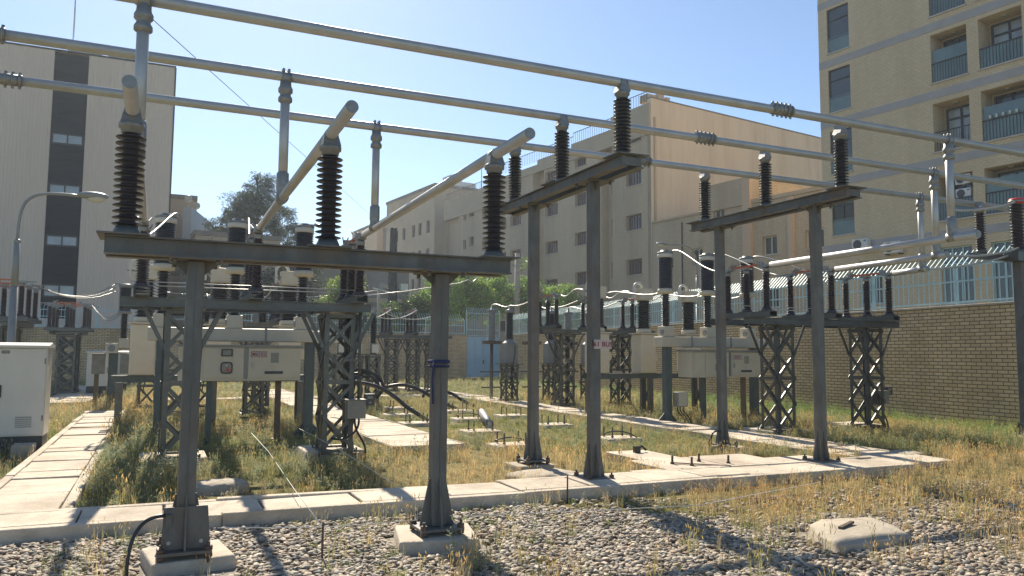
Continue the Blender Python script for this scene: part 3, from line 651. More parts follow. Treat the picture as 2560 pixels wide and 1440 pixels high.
# ================================================================== POST INSULATORS
def ins_parts(r, h=.83, ns=14, rc=.062, rs=.124, m='porc', cap='alucast', tube=.056, clamp=True, cr=None):
    cr = cr or rc*1.25
    q = MB(); q.lathe((0, 0, 0), [(0, 0), (cr*1.35, 0), (cr*1.35, .03), (cr*1.1, .07), (cr, .075)], 16); q.build('base_flange', MT['steel2'], r)
    q = MB(); q.lathe((0, 0, 0), pr_shed(.07, h-.125, ns, rc, rs), 20); q.build('porcelain', MT[m], r)
    q = MB(); q.lathe((0, 0, 0), [(cr*.9, h-.127), (cr, h-.12), (cr*1.05, h-.09), (cr*1.3, h-.08), (cr*1.3, h-.05), (cr*1.0, h-.035), (cr*.9, h-.03)], 16); q.build('top_cap', MT[cap], r)
    return r
def clamp(r, z, axis, rt_=.056):
    q = MB(); a = Vector((1, 0, 0)) if axis == 'x' else Vector((0, 1, 0)); c = Vector((0, 0, z))
    q.cyl(c-a*.05, c+a*.05, rt_*1.18, n=18)
    d = (.09, .15, .12) if axis == 'x' else (.15, .09, .12)
    v = [(-.06, -.06), (.06, -.06), (.06, .06), (-.06, .06)]; k = rt_*1.15
    vs = [(x*1.25, y*1.25, z-.095) for x, y in v]+[((x*.75 if axis == 'x' else math.copysign(k, x)), (y*.75 if axis == 'y' else math.copysign(k, y)), z) for x, y in v]
    q.add(vs, [(3, 2, 1, 0), (4, 5, 6, 7), (0, 1, 5, 4), (1, 2, 6, 5), (2, 3, 7, 6), (3, 0, 4, 7)])
    return q.build('tube_clamp', MT['alucast'], r)
GI = 'brown post insulators on the gantries'
ph = ('left', 'centre', 'right')
TX = (-.25, 1.21, 2.67); TZ = 3.365
A0 = thing('post_insulator', 'brown ribbed post insulator at the left end of the nearest gantry beam', 'insulator', (-.255, 6.4, 2.455), 0, GI)
ins_parts(A0, .895, 15, .056, .106); clamp(A0, .94, 'y', .048)
copy_tree(A0, (1.225, 6.4, 2.455), 'brown ribbed post insulator in the middle of the nearest gantry beam')
copy_tree(A0, (2.70, 6.4, 2.455), 'brown ribbed post insulator at the right end of the nearest gantry beam')
A1 = thing('post_insulator', 'dark post insulator on the middle gantry, nearest one under the upper bus tube', 'insulator', (4.82, 7.6, 3.885), 0, GI)
ins_parts(A1, .83, 15, .055, .102, 'porcd'); clamp(A1, .88, 'x')
copy_tree(A1, (4.82, 9.1, 3.885), 'dark post insulator in the middle of the tall middle gantry beam')
copy_tree(A1, (4.82, 10.62, 3.885), 'dark post insulator at the far end of the middle gantry beam')
copy_tree(A1, (8.62, 7.92, 3.935), 'dark post insulator on the near end of the right gantry beam')
copy_tree(A1, (8.62, 9.42, 3.935), 'dark post insulator in the middle of the right gantry beam')
copy_tree(A1, (8.62, 10.92, 3.935), 'dark post insulator at the far end of the right gantry beam')

# ================================================================== TUBES
def coupler(r, p, axis, rt_=.056, L=.34):
    a = Vector((1, 0, 0)) if axis == 'x' else (Vector((0, 1, 0)) if axis == 'y' else Vector((0, 0, 1))); p = Vector(p); q = MB()
    q.cyl(p-a*L/2, p+a*L/2, rt_*1.22, n=16); b = Vector((0, 0, 1)) if axis != 'z' else Vector((0, 1, 0)); s = a.cross(b)
    for k in range(5):
        c = p+a*(L*(k/4-.5)*.86)
        for sg in (-1, 1): q.cyl(c+b*sg*rt_*1.0, c+b*sg*rt_*1.75, .017, n=6)
        q.cyl(c-a*.012, c+a*.012, rt_*1.38, n=12)
    return q.build('coupler', MT['alucast'], r)
def tube_thing(label, p, q_, rt_=.056, group=None, cap=True):
    p, q_ = Vector(p), Vector(q_); r = thing('bus_tube', label, 'tube', p, 0, group)
    m = MB(); m.cyl((0, 0, 0), q_-p, rt_, n=24); m.build('pipe', MT['alu'], r)
    if cap: d = (q_-p).normalized(); m = MB(); m.cyl(-d*.006, -d*.0005, rt_*.93, n=24); m.build('end_cap', MT['alucast'], r)
    return r
ylow = (5.72, 5.6, 5.66)
for i in range(3):
    r = tube_thing(('left', 'middle', 'right')[i]+' bare aluminium tube pointing at the viewer over the nearest gantry', ((-.255, 1.222, 2.703)[i], ylow[i], 3.41), (TX[i], 11.2, 3.335), .049, 'short tubes over the nearest gantry')
BY = (7.6, 9.1, 10.62); BZ = (4.77, 4.77, 4.77)
bx0, bx1 = (-2.6, -3.4, -2.7), (14.2, 17.2, 16.3)
for i in range(3):
    z2 = BZ[i]+.0
    r = tube_thing('long bus tube crossing the whole view, '+('uppermost', 'second', 'lowest')[i]+' of three', (bx0[i], BY[i], BZ[i]+.02), (bx1[i], BY[i], BZ[i]-.0), .056, 'long bus tubes across the yard')
    for x in ((7.25, 7.2, 7.1)[i],)+((), (-1.72,), (-1.78,))[i]: coupler(r, (x-bx0[i], 0, 0), 'x')
def drop(label, x, y, z0, z1, rt_=.053):
    r = tube_thing(label, (x, y, z1), (x, y, z0), rt_, 'vertical connecting tubes', cap=False)
    q = MB(); h = z0-z1
    q.lathe((0, 0, h-.30), [(rt_, 0), (rt_*1.5, .02), (rt_*1.5, .06), (rt_*1.15, .09), (rt_*1.15, .11), (rt_*1.55, .13), (rt_*1.55, .17), (rt_*1.25, .2), (rt_*1.1, .3)], 14)
    q.cyl((-.05, 0, h), (.05, 0, h), .072, n=14)
    for sx in (-1, 1):
        for sy in (-1, 1): q.cyl((sx*.03, sy*.03, h+.05), (sx*.03, sy*.03, h+.1), .016, n=6)
    q.build('clamp', MT['alucast'], r); q = MB(); q.lathe((0, 0, 0), [(rt_*1.0, .3), (rt_*1.3, .28), (rt_*1.35, .12), (rt_*1.2, .06), (rt_*1.3, 0)], 14); q.cyl((0, -.06, 0), (0, .06, 0), .07, n=14)
    q.build('clamp', MT['alucast'], r); return r
for i in range(3): drop('vertical tube hanging from the '+('uppermost', 'second', 'lowest')[i]+' bus tube down to the '+ph[i]+' short tube', TX[i], BY[i], BZ[i], TZ)
RX = (10.42, 12.07, 13.66)
for i in range(3): drop('vertical tube at the right, from the '+('uppermost', 'second', 'lowest')[i]+' bus tube down to a sunlit tube', RX[i], BY[i], BZ[i], 3.34)
for i in range(3):
    tube_thing('sunlit tube running back to the near right disconnector, '+('longest', 'middle', 'shortest')[i]+' one', (RX[i], (7.2, 8.9, 10.5)[i], 3.33), (RX[i], 11.28, 3.31), .058, 'sunlit tubes of the right bay')

# ================================================================== LATTICE STANDS, DISCONNECTORS
def lattice(q, x, y, z0, z1, s=.46, leg=.07, n=4, br=.05):
    c = [(x-s/2, y-s/2), (x+s/2, y-s/2), (x+s/2, y+s/2), (x-s/2, y+s/2)]
    for i, (a, b) in enumerate(c):
        sx, sy = (1 if a < x else -1), (1 if b < y else -1)
        q.b2(a, a+sx*leg, b, b+sy*.009, z0, z1); q.b2(a, a+sx*.009, b+sy*.0095, b+sy*leg, z0, z1)
    for i in range(4):
        a, b = Vector(c[i]+(0,)), Vector(c[(i+1) % 4]+(0,)); nrm = Vector(((a+b)/2).xy-Vector((x, y))).normalized().to_3d()*.012
        for k in range(n):
            za, zb = z0+.06+(z1-z0-.12)*k/n, z0+.06+(z1-z0-.12)*(k+1)/n
            q.bar(a+nrm+Vector((0, 0, za)), b+nrm+Vector((0, 0, zb)), .010, br); q.bar(b+nrm*1.9+Vector((0, 0, za)), a+nrm*1.9+Vector((0, 0, zb)), .010, br); q.bar(a-nrm*1.6+Vector((0, 0, za)), b-nrm*1.6+Vector((0, 0, zb)), .045, .008)
        for z in (z0+.03, (z0+z1)/2, z1-.05): q.bar(a+nrm*2.6+Vector((0, 0, z)), b+nrm*2.6+Vector((0, 0, z)), .010, .055)
    return q
ST = 'lattice stands under the disconnectors'
def stand(label, loc, towers, L0, L1, dy=.48, top=2.34, z0=.1, rz=0, s=.46, n=4):
    r = thing('lattice_stand', label, 'stand', loc, rz, ST)
    for x in towers:
        q = MB(); lattice(q, x, 0, z0+.012, top-.13, s, n=n); o = q.build('tower', MT['steel2'], r)
        b = MB(); b.b2(x-s*.68, x+s*.68, -s*.68, s*.68, z0, z0+.012)
        for sx in (-1, 1):
            for sy in (-1, 1): b.cyl((x+sx*s*.6, sy*s*.6, z0-.03), (x+sx*s*.6, sy*s*.6, z0+.09), .014, n=6)
        b.build('foot', MT['steel2'], o)
        for sy in (-1, 1):
            for sx in (-1, 1): h = MB(); h.bar((x+sx*s/2, sy*s/2, top-.7), (x+sx*(s/2+.28), sy*s/2, top-.125), .012, .055); h.build('bracket', MT['steel2'], o)
    q = MB()
    for y in (-dy, dy):
        q.b2(L0, L1, y-.006, y+.006, top-.115, top-.011); q.b2(L0, L1, y-.045, y+.045, top-.01, top); q.b2(L0, L1, y-.045, y+.045, top-.125, top-.116)
    for x in towers: q.b2(x-.3, x+.3, -dy+.05, dy-.05, top-.125, top-.05)
    q.build('cross_beam', MT['steel2'], r); return r
DI = 'disconnector switch poles'
def disc_pole(label, loc, rz=0, porc='porcr', arm='orange'):
    """one switch pole: base channel along local y with three post insulators, contacts and a copper arm"""
    r = thing('disconnector_pole', label, 'switch', loc, rz, DI)
    q = MB(); q.b2(-.09, .09, -.72, .72, 0, .012); q.b2(-.09, -.078, -.72, .72, .0125, .1); q.b2(.078, .09, -.72, .72, .0125, .1)
    for y in (-.55, 0, .55): q.b2(-.11, .11, y-.11, y+.11, .101, .115)
    q.build('base_beam', MT['steel2'], r)
    for y in (-.55, 0, .55):
        m = MB(); m.lathe((0, y, .116), [(0, 0), (.1, 0), (.1, .02), (.07, .06), (.06, .07)], 12); m.lathe((0, y, .116), pr_shed(.06, .74, 20, .052, .085, .075), 14); o = m.build('post_insulator', MT[porc], r)
        c = MB(); c.lathe((0, y, .116), [(.05, .735), (.062, .75), (.062, .80), (.05, .82), (.0, .82)], 12)
        if y: s = 1 if y > 0 else -1; c.b2(-.06, .06, y-.10, y+.10, .937, .99); c.b2(-.05, .05, y-s*.18, y-s*.09, .95, 1.06); c.b2(-.03, .03, y+s*.08, y+s*.3, .955, .985); [c.bar((x, y-s*.1, 1.0), (x*2.2, y-s*.24, 1.09), .015) for x in (-.04, 0, .04)]
        else: c.b2(-.07, .07, y-.09, y+.09, .937, .97)
        c.build('contact', MT['alucast'], o)
    a = MB(); a.b2(-.022, .022, -.46, .46, .985, 1.02); a.b2(-.03, .03, -.1, .1, .972, .984); a.build('contact_arm', MT[arm], r)
    return r
BAYS = (('near left', 0), ('near right', 1))
D0 = disc_pole('', (0, 0, 0)); first = [True]
def put_disc(loc, label, rz=0):
    if first[0]: first[0] = False; D0.location = loc; D0['label'] = label; D0.rotation_euler = (0, 0, rz); return D0
    c = copy_tree(D0, loc, label); c.rotation_euler = (0, 0, rz); return c
stand('pair of lattice towers with cross beams carrying the near left disconnector', (0, 12.12, 0), (.3, 2.5), -.5, 2.9)
stand('pair of lattice towers with cross beams carrying the near right disconnector', (0, 12.12, 0), (11.3, 13.75), 10.05, 14.2)
stand('lattice stand of the disconnector behind the left breaker', (0, 20.6, 0), (.4, 2.2), -.5, 2.9, n=4)
stand('lattice stand of the disconnector behind the right current transformers', (0, 20.6, 0), (11.0, 12.95), 10.05, 13.9, n=4)
stand('lattice stand far back in the middle before the brick wall', (0, 30.6, 0), (8.5, 9.4, 10.2), 7.9, 10.9, n=4)
stand('lattice stand beside the ribbed building wall, nearer of two at left', (-3.7, 23.7, 0), (-1.2, 1.2), -1.7, 1.7, rz=math.pi/2)
stand('slim lattice stand by the brick wall at left, farther one', (-3.05, 33.2, 0), (-.55, .55), -1.5, 1.5, rz=math.pi/2, s=.6)
for i in range(3):
    put_disc((TX[i]+.0, 11.97, 2.341), 'switch pole of the near left disconnector, '+ph[i]+' of three with orange arm')
    put_disc((RX[i], 11.97, 2.341), 'switch pole of the near right disconnector, '+ph[i]+' of three with orange arm')
    put_disc((TX[i], 20.6, 2.341), 'far switch pole seen past the left breaker, '+ph[i]+' of three')
    put_disc(((10.45, 11.95, 13.4)[i], 20.6, 2.341), 'far switch pole behind the right current transformers, '+ph[i]+' of three')
    put_disc(((8.25, 9.3, 10.4)[i], 30.6, 2.341), 'distant switch pole before the back wall, '+ph[i]+' of three')
    put_disc((-3.7, (22.5, 23.7, 24.9)[i], 2.341), 'switch pole at the left edge behind the lamp post, '+('front', 'middle', 'rear')[i]+' of three', math.pi/2)
    put_disc((-3.05, (32.1, 33.2, 34.3)[i], 2.341), 'switch pole low before the brick wall at left, '+('front', 'middle', 'rear')[i]+' of three', math.pi/2)
for lab, x0, x1, y in (('thin operating rods linking the near left switch poles', -.4, 2.85, 11.9), ('thin operating rods linking the near right switch poles', 10.3, 13.9, 11.9)):
    q = MB(); q.cyl((x0, y, 2.57), (x1, y, 2.565), .008, n=6); q.cyl((x0, y+.05, 2.52), (x1, y+.05, 2.515), .008, n=6); tag(q.build('operating_rods', MT['alu']), lab, 'rod')
def drive(label, loc, h):
    r = thing('drive_box', label, 'drive box', loc)
    q = MB(); q.b2(-.14, .14, -.11, .11, 0, .27); q.b2(-.16, .16, -.13, .13, .2705, .285); bevel(q.build('box', MT['boxgrey'], r), .008)
    q = MB(); q.b2(-.17, -.145, -.1, .1, -.02, .25); q.build('bracket', MT['steel2'], r)
    q = MB(); q.cyl((.05, 0, .286), (.05, 0, h), .022, n=10); q.cyl((.05, 0, .5), (.05, 0, .62), .035, n=10); q.b2(-.2, .1, -.02, .02, .85, .88); q.build('drive_shaft', MT['steel2'], r)
    q = MB(); q.b2(.145, .28, -.07, .07, .19, .36); o = q.build('switch_unit', MT['plate'], r)
    q = MB(); q.b2(.17, .25, -.073, -.071, .29, .33); q.b2(.19, .23, -.073, -.071, .22, .245); q.build('white_label', MT['paper'], o)
    q = MB(); q.tube(bez((0, 0, .0), (-.02, -.05, -.3), (.22, -.05, -.3), (.16, 0, -.62)), .016); q.tube(bez((.06, 0, 0), (.08, -.1, -.22), (-.2, -.1, -.35), (-.34, .0, -.28)), .016); q.build('cable_tail', MT['black'], r)
drive('tan drive box with black cable tails on the right tower of the near left disconnector', (2.72, 11.75, .63), 1.72)
drive('tan drive box on the right tower of the near right disconnector', (14.12, 12.1, .6), 1.72)

# ================================================================== CIRCUIT BREAKERS
BR = 'live circuit breakers'
def breaker(label, loc, sign, small=None):
    r = thing('circuit_breaker', label, 'circuit breaker', loc, 0, BR)
    for x in (-1.22, 0, 1.22):
        q = MB(); q.lathe((x, 0, 0), pr_shed(2.28, 3.04, 15, .072, .112), 16); pole = q.build('pole', MT['porcd'], r)
        q = MB(); q.lathe((x, 0, 0), pr_shed(3.16, 3.90, 17, .150, .178), 20); q.build('interrupter', MT['porcd'], pole)
        q = MB(); q.lathe((x, 0, 0), [(0, 3.035), (.10, 3.035), (.185, 3.06), (.19, 3.13), (.17, 3.165), (.15, 3.17)], 20); q.build('flange', MT['cream'], pole)
        q = MB(); q.lathe((x, 0, 0), [(.15, 3.895), (.178, 3.9), (.178, 3.985), (.17, 3.99)], 20); q.build('top_ring', MT['white'], pole)
        q = MB(); q.lathe((x, 0, 0), [(.17, 3.99), (.185, 4.0), (.185, 4.03), (.11, 4.04), (.1, 4.075), (0, 4.08)], 20); q.b2(x-.03, x+.22, -.03, .03, 4.05, 4.075); q.build('terminal', MT['alucast'], pole)
        q = MB(); q.b2(x-.14, x+.14, -.14, .14, 2.04, 2.28); o = q.build('gear_housing', MT['cream'], pole); bevel(o, .012)
        q = MB(); q.cyl((x-.16, -.06, 2.14), (x-.142, -.06, 2.14), .07, n=14); q.build('housing_cover', MT['greyen'], pole)
    q = MB(); q.b2(-1.45, 1.40, -.17, .17, 1.80, 2.038); o = q.build('trunk_beam', MT['cream'], r); bevel(o, .02)
    q = MB(); q.b2(-1.78, -1.452, -.13, .13, 1.84, 2.0); q.build('trunk_end', MT['cream'], r) if False else None
    for x in (-.6, .55): q = MB(); q.b2(x-.02, x+.02, -.178, .178, 1.79, 2.045); q.build('beam_strap', MT['greyen'], r)
    q = MB(); q.b2(1.42, 1.92, -.12, .14, 1.80, 2.02); o = q.build('end_tank', MT['white'], r); bevel(o, .03)
    # control cabinet under the beam
    q = MB(); q.b2(-.92, 1.13, -.55, -.05, 1.10, 1.70); cb = q.build('control_cabinet', MT['cream'], r); bevel(cb, .008)
    q = MB(); q.b2(-.95, 1.16, -.59, -.02, 1.701, 1.735); q.build('rain_cover', MT['greyen'], cb)
    for a, b in ((-.86, -.58), (-.52, .14), (.22, 1.08)):
        q = MB(); q.b2(a, b, -.568, -.552, 1.15, 1.675); bevel(q.build('door', MT['cream'], cb), .004)
    q = MB(); q.b2(.16, .205, -.572, -.552, 1.13, 1.69); q.build('door_post', MT['greyen'], cb)
    q = MB(); q.b2(-.24, -.05, -.585, -.569, 1.53, 1.66); q.build('gauge_frame', MT['plate'], cb); q = MB(); q.b2(-.215, -.075, -.589, -.5855, 1.55, 1.64); q.build('gauge_face', MT['paper'], cb)
    q = MB(); q.b2(-.43, -.28, -.574, -.569, 1.49, 1.64); q.build('blank_plate', MT['cream'], cb)
    q = MB()
    pts = lambda rr, s: [(-.145+s*math.copysign(abs(math.cos(t))**.5, math.cos(t)), 1.33+rr*math.copysign(abs(math.sin(t))**.5, math.sin(t))) for t in [2*math.pi*k/28 for k in range(28)]]
    q.plate([(x, -.578, z) for x, z in pts(.105, .1)], .016); q.build('viewing_window', MT['black'], cb)
    q = MB(); q.plate([(x, -.588, z) for x, z in pts(.085, .08)], .004); q.build('window_glass', MT['boxgrey'], cb)
    q = MB(); q.b2(-.15, -.085, -.593, -.5905, 1.28, 1.31); q.build('red_flag', MT['redplate'], cb); q = MB(); q.b2(-.165, -.125, -.593, -.5905, 1.36, 1.385); q.build('white_flag', MT['white'], cb)
    q = MB(); q.b2(.60, .74, -.571, -.569, 1.42, 1.60); q.build('instruction_label', MT['paper'], cb)
    q = MB(); q.b2(.5, .82, -.573, -.569, 1.22, 1.27); q.build('maker_plate', MT['plate'], cb)
    q = MB(); q.b2(.285, .30, -.60, -.575, 1.32, 1.44); q.cyl((.29, -.575, 1.38), (.29, -.568, 1.38), .025); q.build('door_handle', MT['alu'], cb)
    q = MB(); q.b2(.26, .53, -.575, -.569, 1.52, 1.62); sp = q.build('number_plate', MT['signwhite'], cb)
    q = MB()
    for a, b, c, d in ((.26, .53, 1.612, 1.62), (.26, .53, 1.52, 1.528), (.26, .268, 1.5285, 1.6115), (.522, .53, 1.5285, 1.6115)): q.b2(a, b, -.577, -.5755, c, d)
    q.build('plate_border', MT['signred'], sp); text(sign, .075, (.395, -.577, 1.568), FRONT, MT['signred'], sp, track=1.15)
    # legs
    for x, y, mm, wd in ((-1.2, 0, 'blue_steel', .17), (1.38, .0, 'blue_steel', .17), (.78, -.3, 'brownpost' if small is None else 'rust', .1), (-.4, -.3, 'blue_steel', .1)):
        q = MB(); q.b2(x-wd/2, x+wd/2, y-wd/2, y+wd/2, .05, 1.80 if wd > .15 else 1.10); lg = q.build('leg', MT[mm], r); bevel(lg, .01)
        q = MB(); q.b2(x-wd*1.1, x+wd*1.1, y-wd*1.1, y+wd*1.1, .03, .05)
        if wd > .15:
            for sx in (-1, 1): q.plate([(x+sx*wd/2, y, .051), (x+sx*.24, y, .051), (x+sx*.24, y, .12), (x+sx*wd/2, y, .28)], .014)
        q.build('foot', MT[mm], lg)
    return r
BL = breaker('circuit breaker with three black poles and cream cabinet behind the nearest gantry', (1.24, 15.2, 0), 'M6102', 1)
BRR = breaker('circuit breaker with three black poles and cream cabinet in front of the right brick wall', (12.03, 15.2, 0), '6022')
for lab, x in (('small red lettered plate on a stand behind the left breaker', 2.55), ('small red lettered plate low on a far right stand', 12.6)):
    s = thing('sign_plate', lab, 'sign', (x, 20.2, 1.05), 0, 'small red lettered plates'); q = MB(); q.b2(-.17, .17, -.006, 0, -.07, .07); q.build('plate', MT['signwhite'], s); text('MB1821', .085, (0, -.009, 0), FRONT, MT['signred'], s)
rb = thing('control_box', 'small grey control box with cable tails on the right breaker leg', 'control box', (11.05, 15.0, .42)); q = MB(); q.b2(-.14, .14, -.1, .1, 0, .34); bevel(q.build('box', MT['boxgrey'], rb), .01); q = MB(); q.b2(-.12, .12, -.106, -.101, .02, .32); q.build('door', MT['cream'], rb); q = MB(); [q.tube(bez((x, 0, 0), (x-.05, -.03, -.2), (x+.15, .02, -.1), (x+.22, 0, -.4)), .014) for x in (-.08, 0, .08)]; q.build('cable_tail', MT['black'], rb)

# ================================================================== CURRENT TRANSFORMERS
CTG = 'cream current transformers'
def ct(label, loc):
    r = thing('current_transformer', label, 'transformer', loc, 0, CTG)
    q = MB(); q.b2(-.24, .24, -.24, .24, 0, 1.04); bevel(q.build('tank', MT['cream'], r), .03)
    q = MB(); q.b2(-.30, .30, -.28, .28, 1.041, 1.07); q.lathe((0, 0, 1.07), [(.2, 0), (.2, .1), (.17, .12)], 18); q.build('tank_lid', MT['cream'], r)
    q = MB(); q.lathe((0, 0, 0), pr_shed(1.19, 1.95, 12, .135, .20), 18); q.build('insulator', MT['porcd'], r)
    q = MB(); q.b2(-.2, .2, -.16, .16, 1.96, 2.26); q.lathe((0, 0, 1.94), [(.17, 0), (.2, .02), (.2, .03)], 16); hd = q.build('head', MT['cream'], r); bevel(hd, .02)
    q = MB(); pts = [Vector((-.17+.13*math.cos(t), 0, 2.28+.13*math.sin(t))) for t in [math.pi*k/12 for k in range(13)]]; q.tube(pts, .035, 10); q.b2(-.32, -.28, -.05, .05, 2.0, 2.29); q.build('horn', MT['white'], hd)
    q = MB(); q.b2(.2, .34, -.03, .03, 2.08, 2.11); q.b2(-.36, -.2, -.03, .03, 2.12, 2.15); q.build('terminal', MT['alucast'], hd)
    q = MB(); q.cyl((.24, -.1, .45), (.36, -.1, .45), .06, n=12); q.b2(.24, .33, -.17, -.03, .34, .56); q.build('terminal_box', MT['cream'], r)
    return r
C0 = ct('current transformer with cream tank at the left end of the left platform', (-.30, 17.7, 1.125))
for x, lab in ((1.14, 'current transformer in the middle of the left platform behind the breaker'), (2.58, 'current transformer at the right end of the left platform'),
    (10.42, 'current transformer half hidden behind the sign post of the middle gantry'), (11.87, 'current transformer with cream tank in full view left of the right breaker'), (13.35, 'current transformer behind the right breaker poles')): copy_tree(C0, (x, 17.7, 1.125), lab)
def ctstand(label, x0, x1):
    r = thing('platform_stand', label, 'stand', (0, 17.7, 0), 0, 'platforms of the current transformers')
    q = MB()
    for y in (-.2, .2): q.b2(x0, x1, y-.05, y+.05, .99, 1.0); q.b2(x0, x1, y-.006, y+.006, 1.0005, 1.11); q.b2(x0, x1, y-.05, y+.05, 1.111, 1.122)
    q.build('beam', MT['blue_steel'], r)
    for x in (x0+.15, (x0+x1)/2, x1-.15):
        q = MB(); q.b2(x-.06, x+.06, -.23, -.11, .05, .985); q.b2(x-.06, x+.06, .11, .23, .05, .985)
        for k in (0, 1): q.bar((x, -.17 if k else .17, .1), (x, .17 if k else -.17, .93), .05, .012)
        q.build('leg', MT['steel2'], r)
ctstand('platform with short legs under the left current transformers', -.85, 3.0); ctstand('platform beam under the right current transformers', 10.1, 13.8)

# ================================================================== VOLTAGE TRANSFORMERS, ARRESTERS
def cvt(label, loc, porc='porcd'):
    r = thing('voltage_transformer', label, 'transformer', loc, 0, 'grey tank voltage transformers')
    q = MB(); lattice(q, 0, 0, .1, 1.28, .44, .06, 2, .04); q.b2(-.36, .36, -.3, .3, 1.281, 1.31); q.build('lattice_stand', MT['steel2'], r)
    q = MB(); q.b2(-.21, .21, -.2, .2, 1.311, 1.95); q.lathe((0, 0, 1.95), [(.26, 0), (.26, .02), (.12, .12), (.12, .15)], 12); bevel(q.build('tank', MT['greyen'], r), .015)
    q = MB(); q.lathe((0, 0, 0), pr_shed(2.09, 2.95, 22, .10, .135), 16); q.build('insulator', MT[porc], r)
    q = MB(); q.lathe((0, 0, 2.95), [(.1, 0), (.14, .02), (.14, .1), (.06, .12), (.03, .13), (.03, .25), (0, .25)], 14); q.build('top_cap', MT['greyen'], r)
    q = MB(); q.tube(bez((.1, -.21, 1.9), (.12, -.26, 1.5), (0, -.26, 1.4), (-.1, -.24, .5)), .014); q.build('cable_tail', MT['black'], r); return r
V0 = cvt('voltage transformer with grey tank on lattice legs, left of the middle gantry posts', (10.42, 23.3, 0))
for x, y, lab in ((11.95, 23.3, 'voltage transformer with grey tank between the two middle gantry posts'), (13.4, 23.3, 'voltage transformer with grey tank beside the sign post'), (-.25, 23.3, 'voltage transformer hidden behind the left breaker, left one'), (1.21, 23.3, 'voltage transformer behind the left breaker cabinet'), (2.67, 23.3, 'voltage transformer behind the right side of the left breaker')): copy_tree(V0, (x, y, 0), lab)
def arrester(label, loc):
    r = thing('surge_arrester', label, 'surge arrester', loc, 0, 'grey surge arresters on posts')
    q = MB(); q.cyl((0, 0, 0), (0, 0, 1.95), .06, n=10); q.b2(-.4, .4, -.04, .04, .98, 1.03); q.b2(-.35, .35, -.04, .04, .45, .5); q.build('post', MT['steel2'], r)
    q = MB(); q.b2(-.28, .28, -.2, .2, 1.951, 2.06); q.build('base', MT['rust'], r)
    q = MB(); q.lathe((0, 0, 0), pr_shed(2.07, 3.05, 20, .11, .15), 16); q.build('insulator', MT['porcg'], r)
    q = MB(); q.lathe((0, 0, 3.05), [(.12, 0), (.17, .02), (.17, .07), (.05, .09), (.03, .22), (0, .23)], 12); q.build('top_cap', MT['greyen'], r); return r
L0_ = arrester('pale grey surge arrester on a dark pole in front of the blue gate', (10.42, 24.8, 0))
for x, lab in ((11.95, 'pale grey surge arrester behind the middle gantry, second one'), (13.4, 'pale grey surge arrester behind the middle gantry, third one'), (2.67, 'pale grey surge arrester behind the left disconnector tower')): copy_tree(L0_, (x, 24.8, 0), lab)

# ================================================================== CABLE TERMINATIONS
def termination(label, x, y):
    r = thing('cable_termination', label, 'cable termination', (x, y, 0), 0, 'cable terminations in the middle')
    q = MB(); lattice(q, 0, 0, .05, 1.55, .34, .05, 3, .035); q.b2(-.3, .3, -.24, .24, 1.551, 1.58); q.build('lattice_stand', MT['steel2'], r)
    q = MB(); q.lathe((0, 0, 1.58), [(.09, 0), (.09, .28), (.06, .34)], 12); q.build('gland', MT['greyen'], r)
    q = MB(); q.lathe((0, 0, 0), pr_shed(1.9, 2.72, 18, .07, .11), 14); q.build('insulator', MT['porcd'], r)
    q = MB(); q.lathe((0, 0, 2.72), [(.08, 0), (.09, .08), (.03, .1), (.02, .24), (0, .24)], 10); q.build('top_cap', MT['alucast'], r)
    q = MB(); q.b2(-.1, .1, -.3, -.25, 1.62, 1.86); q.build('link_box', MT['white'], r); return r
T0 = termination('cable termination with black insulator right of the left tower, left one', 4.72, 22.4)
for x, lab in ((5.22, 'cable termination with black insulator right of the left tower, middle one'), (5.72, 'cable termination with black insulator right of the left tower, right one')): copy_tree(T0, (x, 22.6, 0), lab)
CG = 'thick black cables looping over the grass'
CAB = [((3.6, 18.7, .40), (3.74, 18.6, .62), (3.86, 18.48, .79), (4.11, 18.35, .92), (4.47, 18.23, .89), (4.82, 18.1, .77), (5.13, 17.98, .56), (5.36, 17.85, .35), (5.64, 17.73, .16), (5.88, 17.6, -.01)),
 ((5.71, 22.0, .34), (5.82, 21.84, .53), (5.96, 21.69, .67), (6.36, 21.53, .72), (6.78, 21.37, .58), (7.1, 21.21, .38), (7.46, 21.06, .19), (7.83, 20.9, .01)),
 ((7.57, 23.5, .28), (7.57, 23.26, .4), (7.67, 23.02, .49), (8.17, 22.78, .42), (8.5, 22.54, .2), (8.81, 22.3, .02)),
 ((5.1, 22.3, 1.1), (5.34, 22.3, 1.12), (5.67, 22.37, 1.03), (5.91, 22.43, .88), (6.05, 22.5, .57)), ((5.1, 22.3, .9), (5.27, 22.3, .93), (5.55, 22.2, .94), (5.7, 22.1, .82), (5.8, 22.0, .62)), ((5.1, 22.4, 1.0), (5.31, 22.4, 1.03), (5.62, 22.33, 1.03), (5.84, 22.27, .89), (5.94, 22.2, .67))]
for i, pts in enumerate(CAB):
    P = [Vector(p) for p in pts]; out = []
    for a in range(len(P)-1):
        p0, p1, p2, p3 = P[max(a-1, 0)], P[a], P[a+1], P[min(a+2, len(P)-1)]
        for k in range(5):
            t = k/5; out.append(.5*((2*p1)+(-p0+p2)*t+(2*p0-5*p1+4*p2-p3)*t*t+(-p0+3*p1-3*p2+p3)*t**3))
    out.append(P[-1]); q = MB(); q.tube(out, .048 if i < 3 else .042, 10)
    tag(q.build('power_cable', MT['black']), ('thick black cable arching from the left tower down to the grass', 'thick black cable arching behind the right post of the nearest gantry', 'thick black cable landing right of the nearest gantry post', 'bent black cable at the terminations, outer one', 'bent black cable at the terminations, lowest one', 'bent black cable at the terminations, middle one')[i], 'cable', CG)
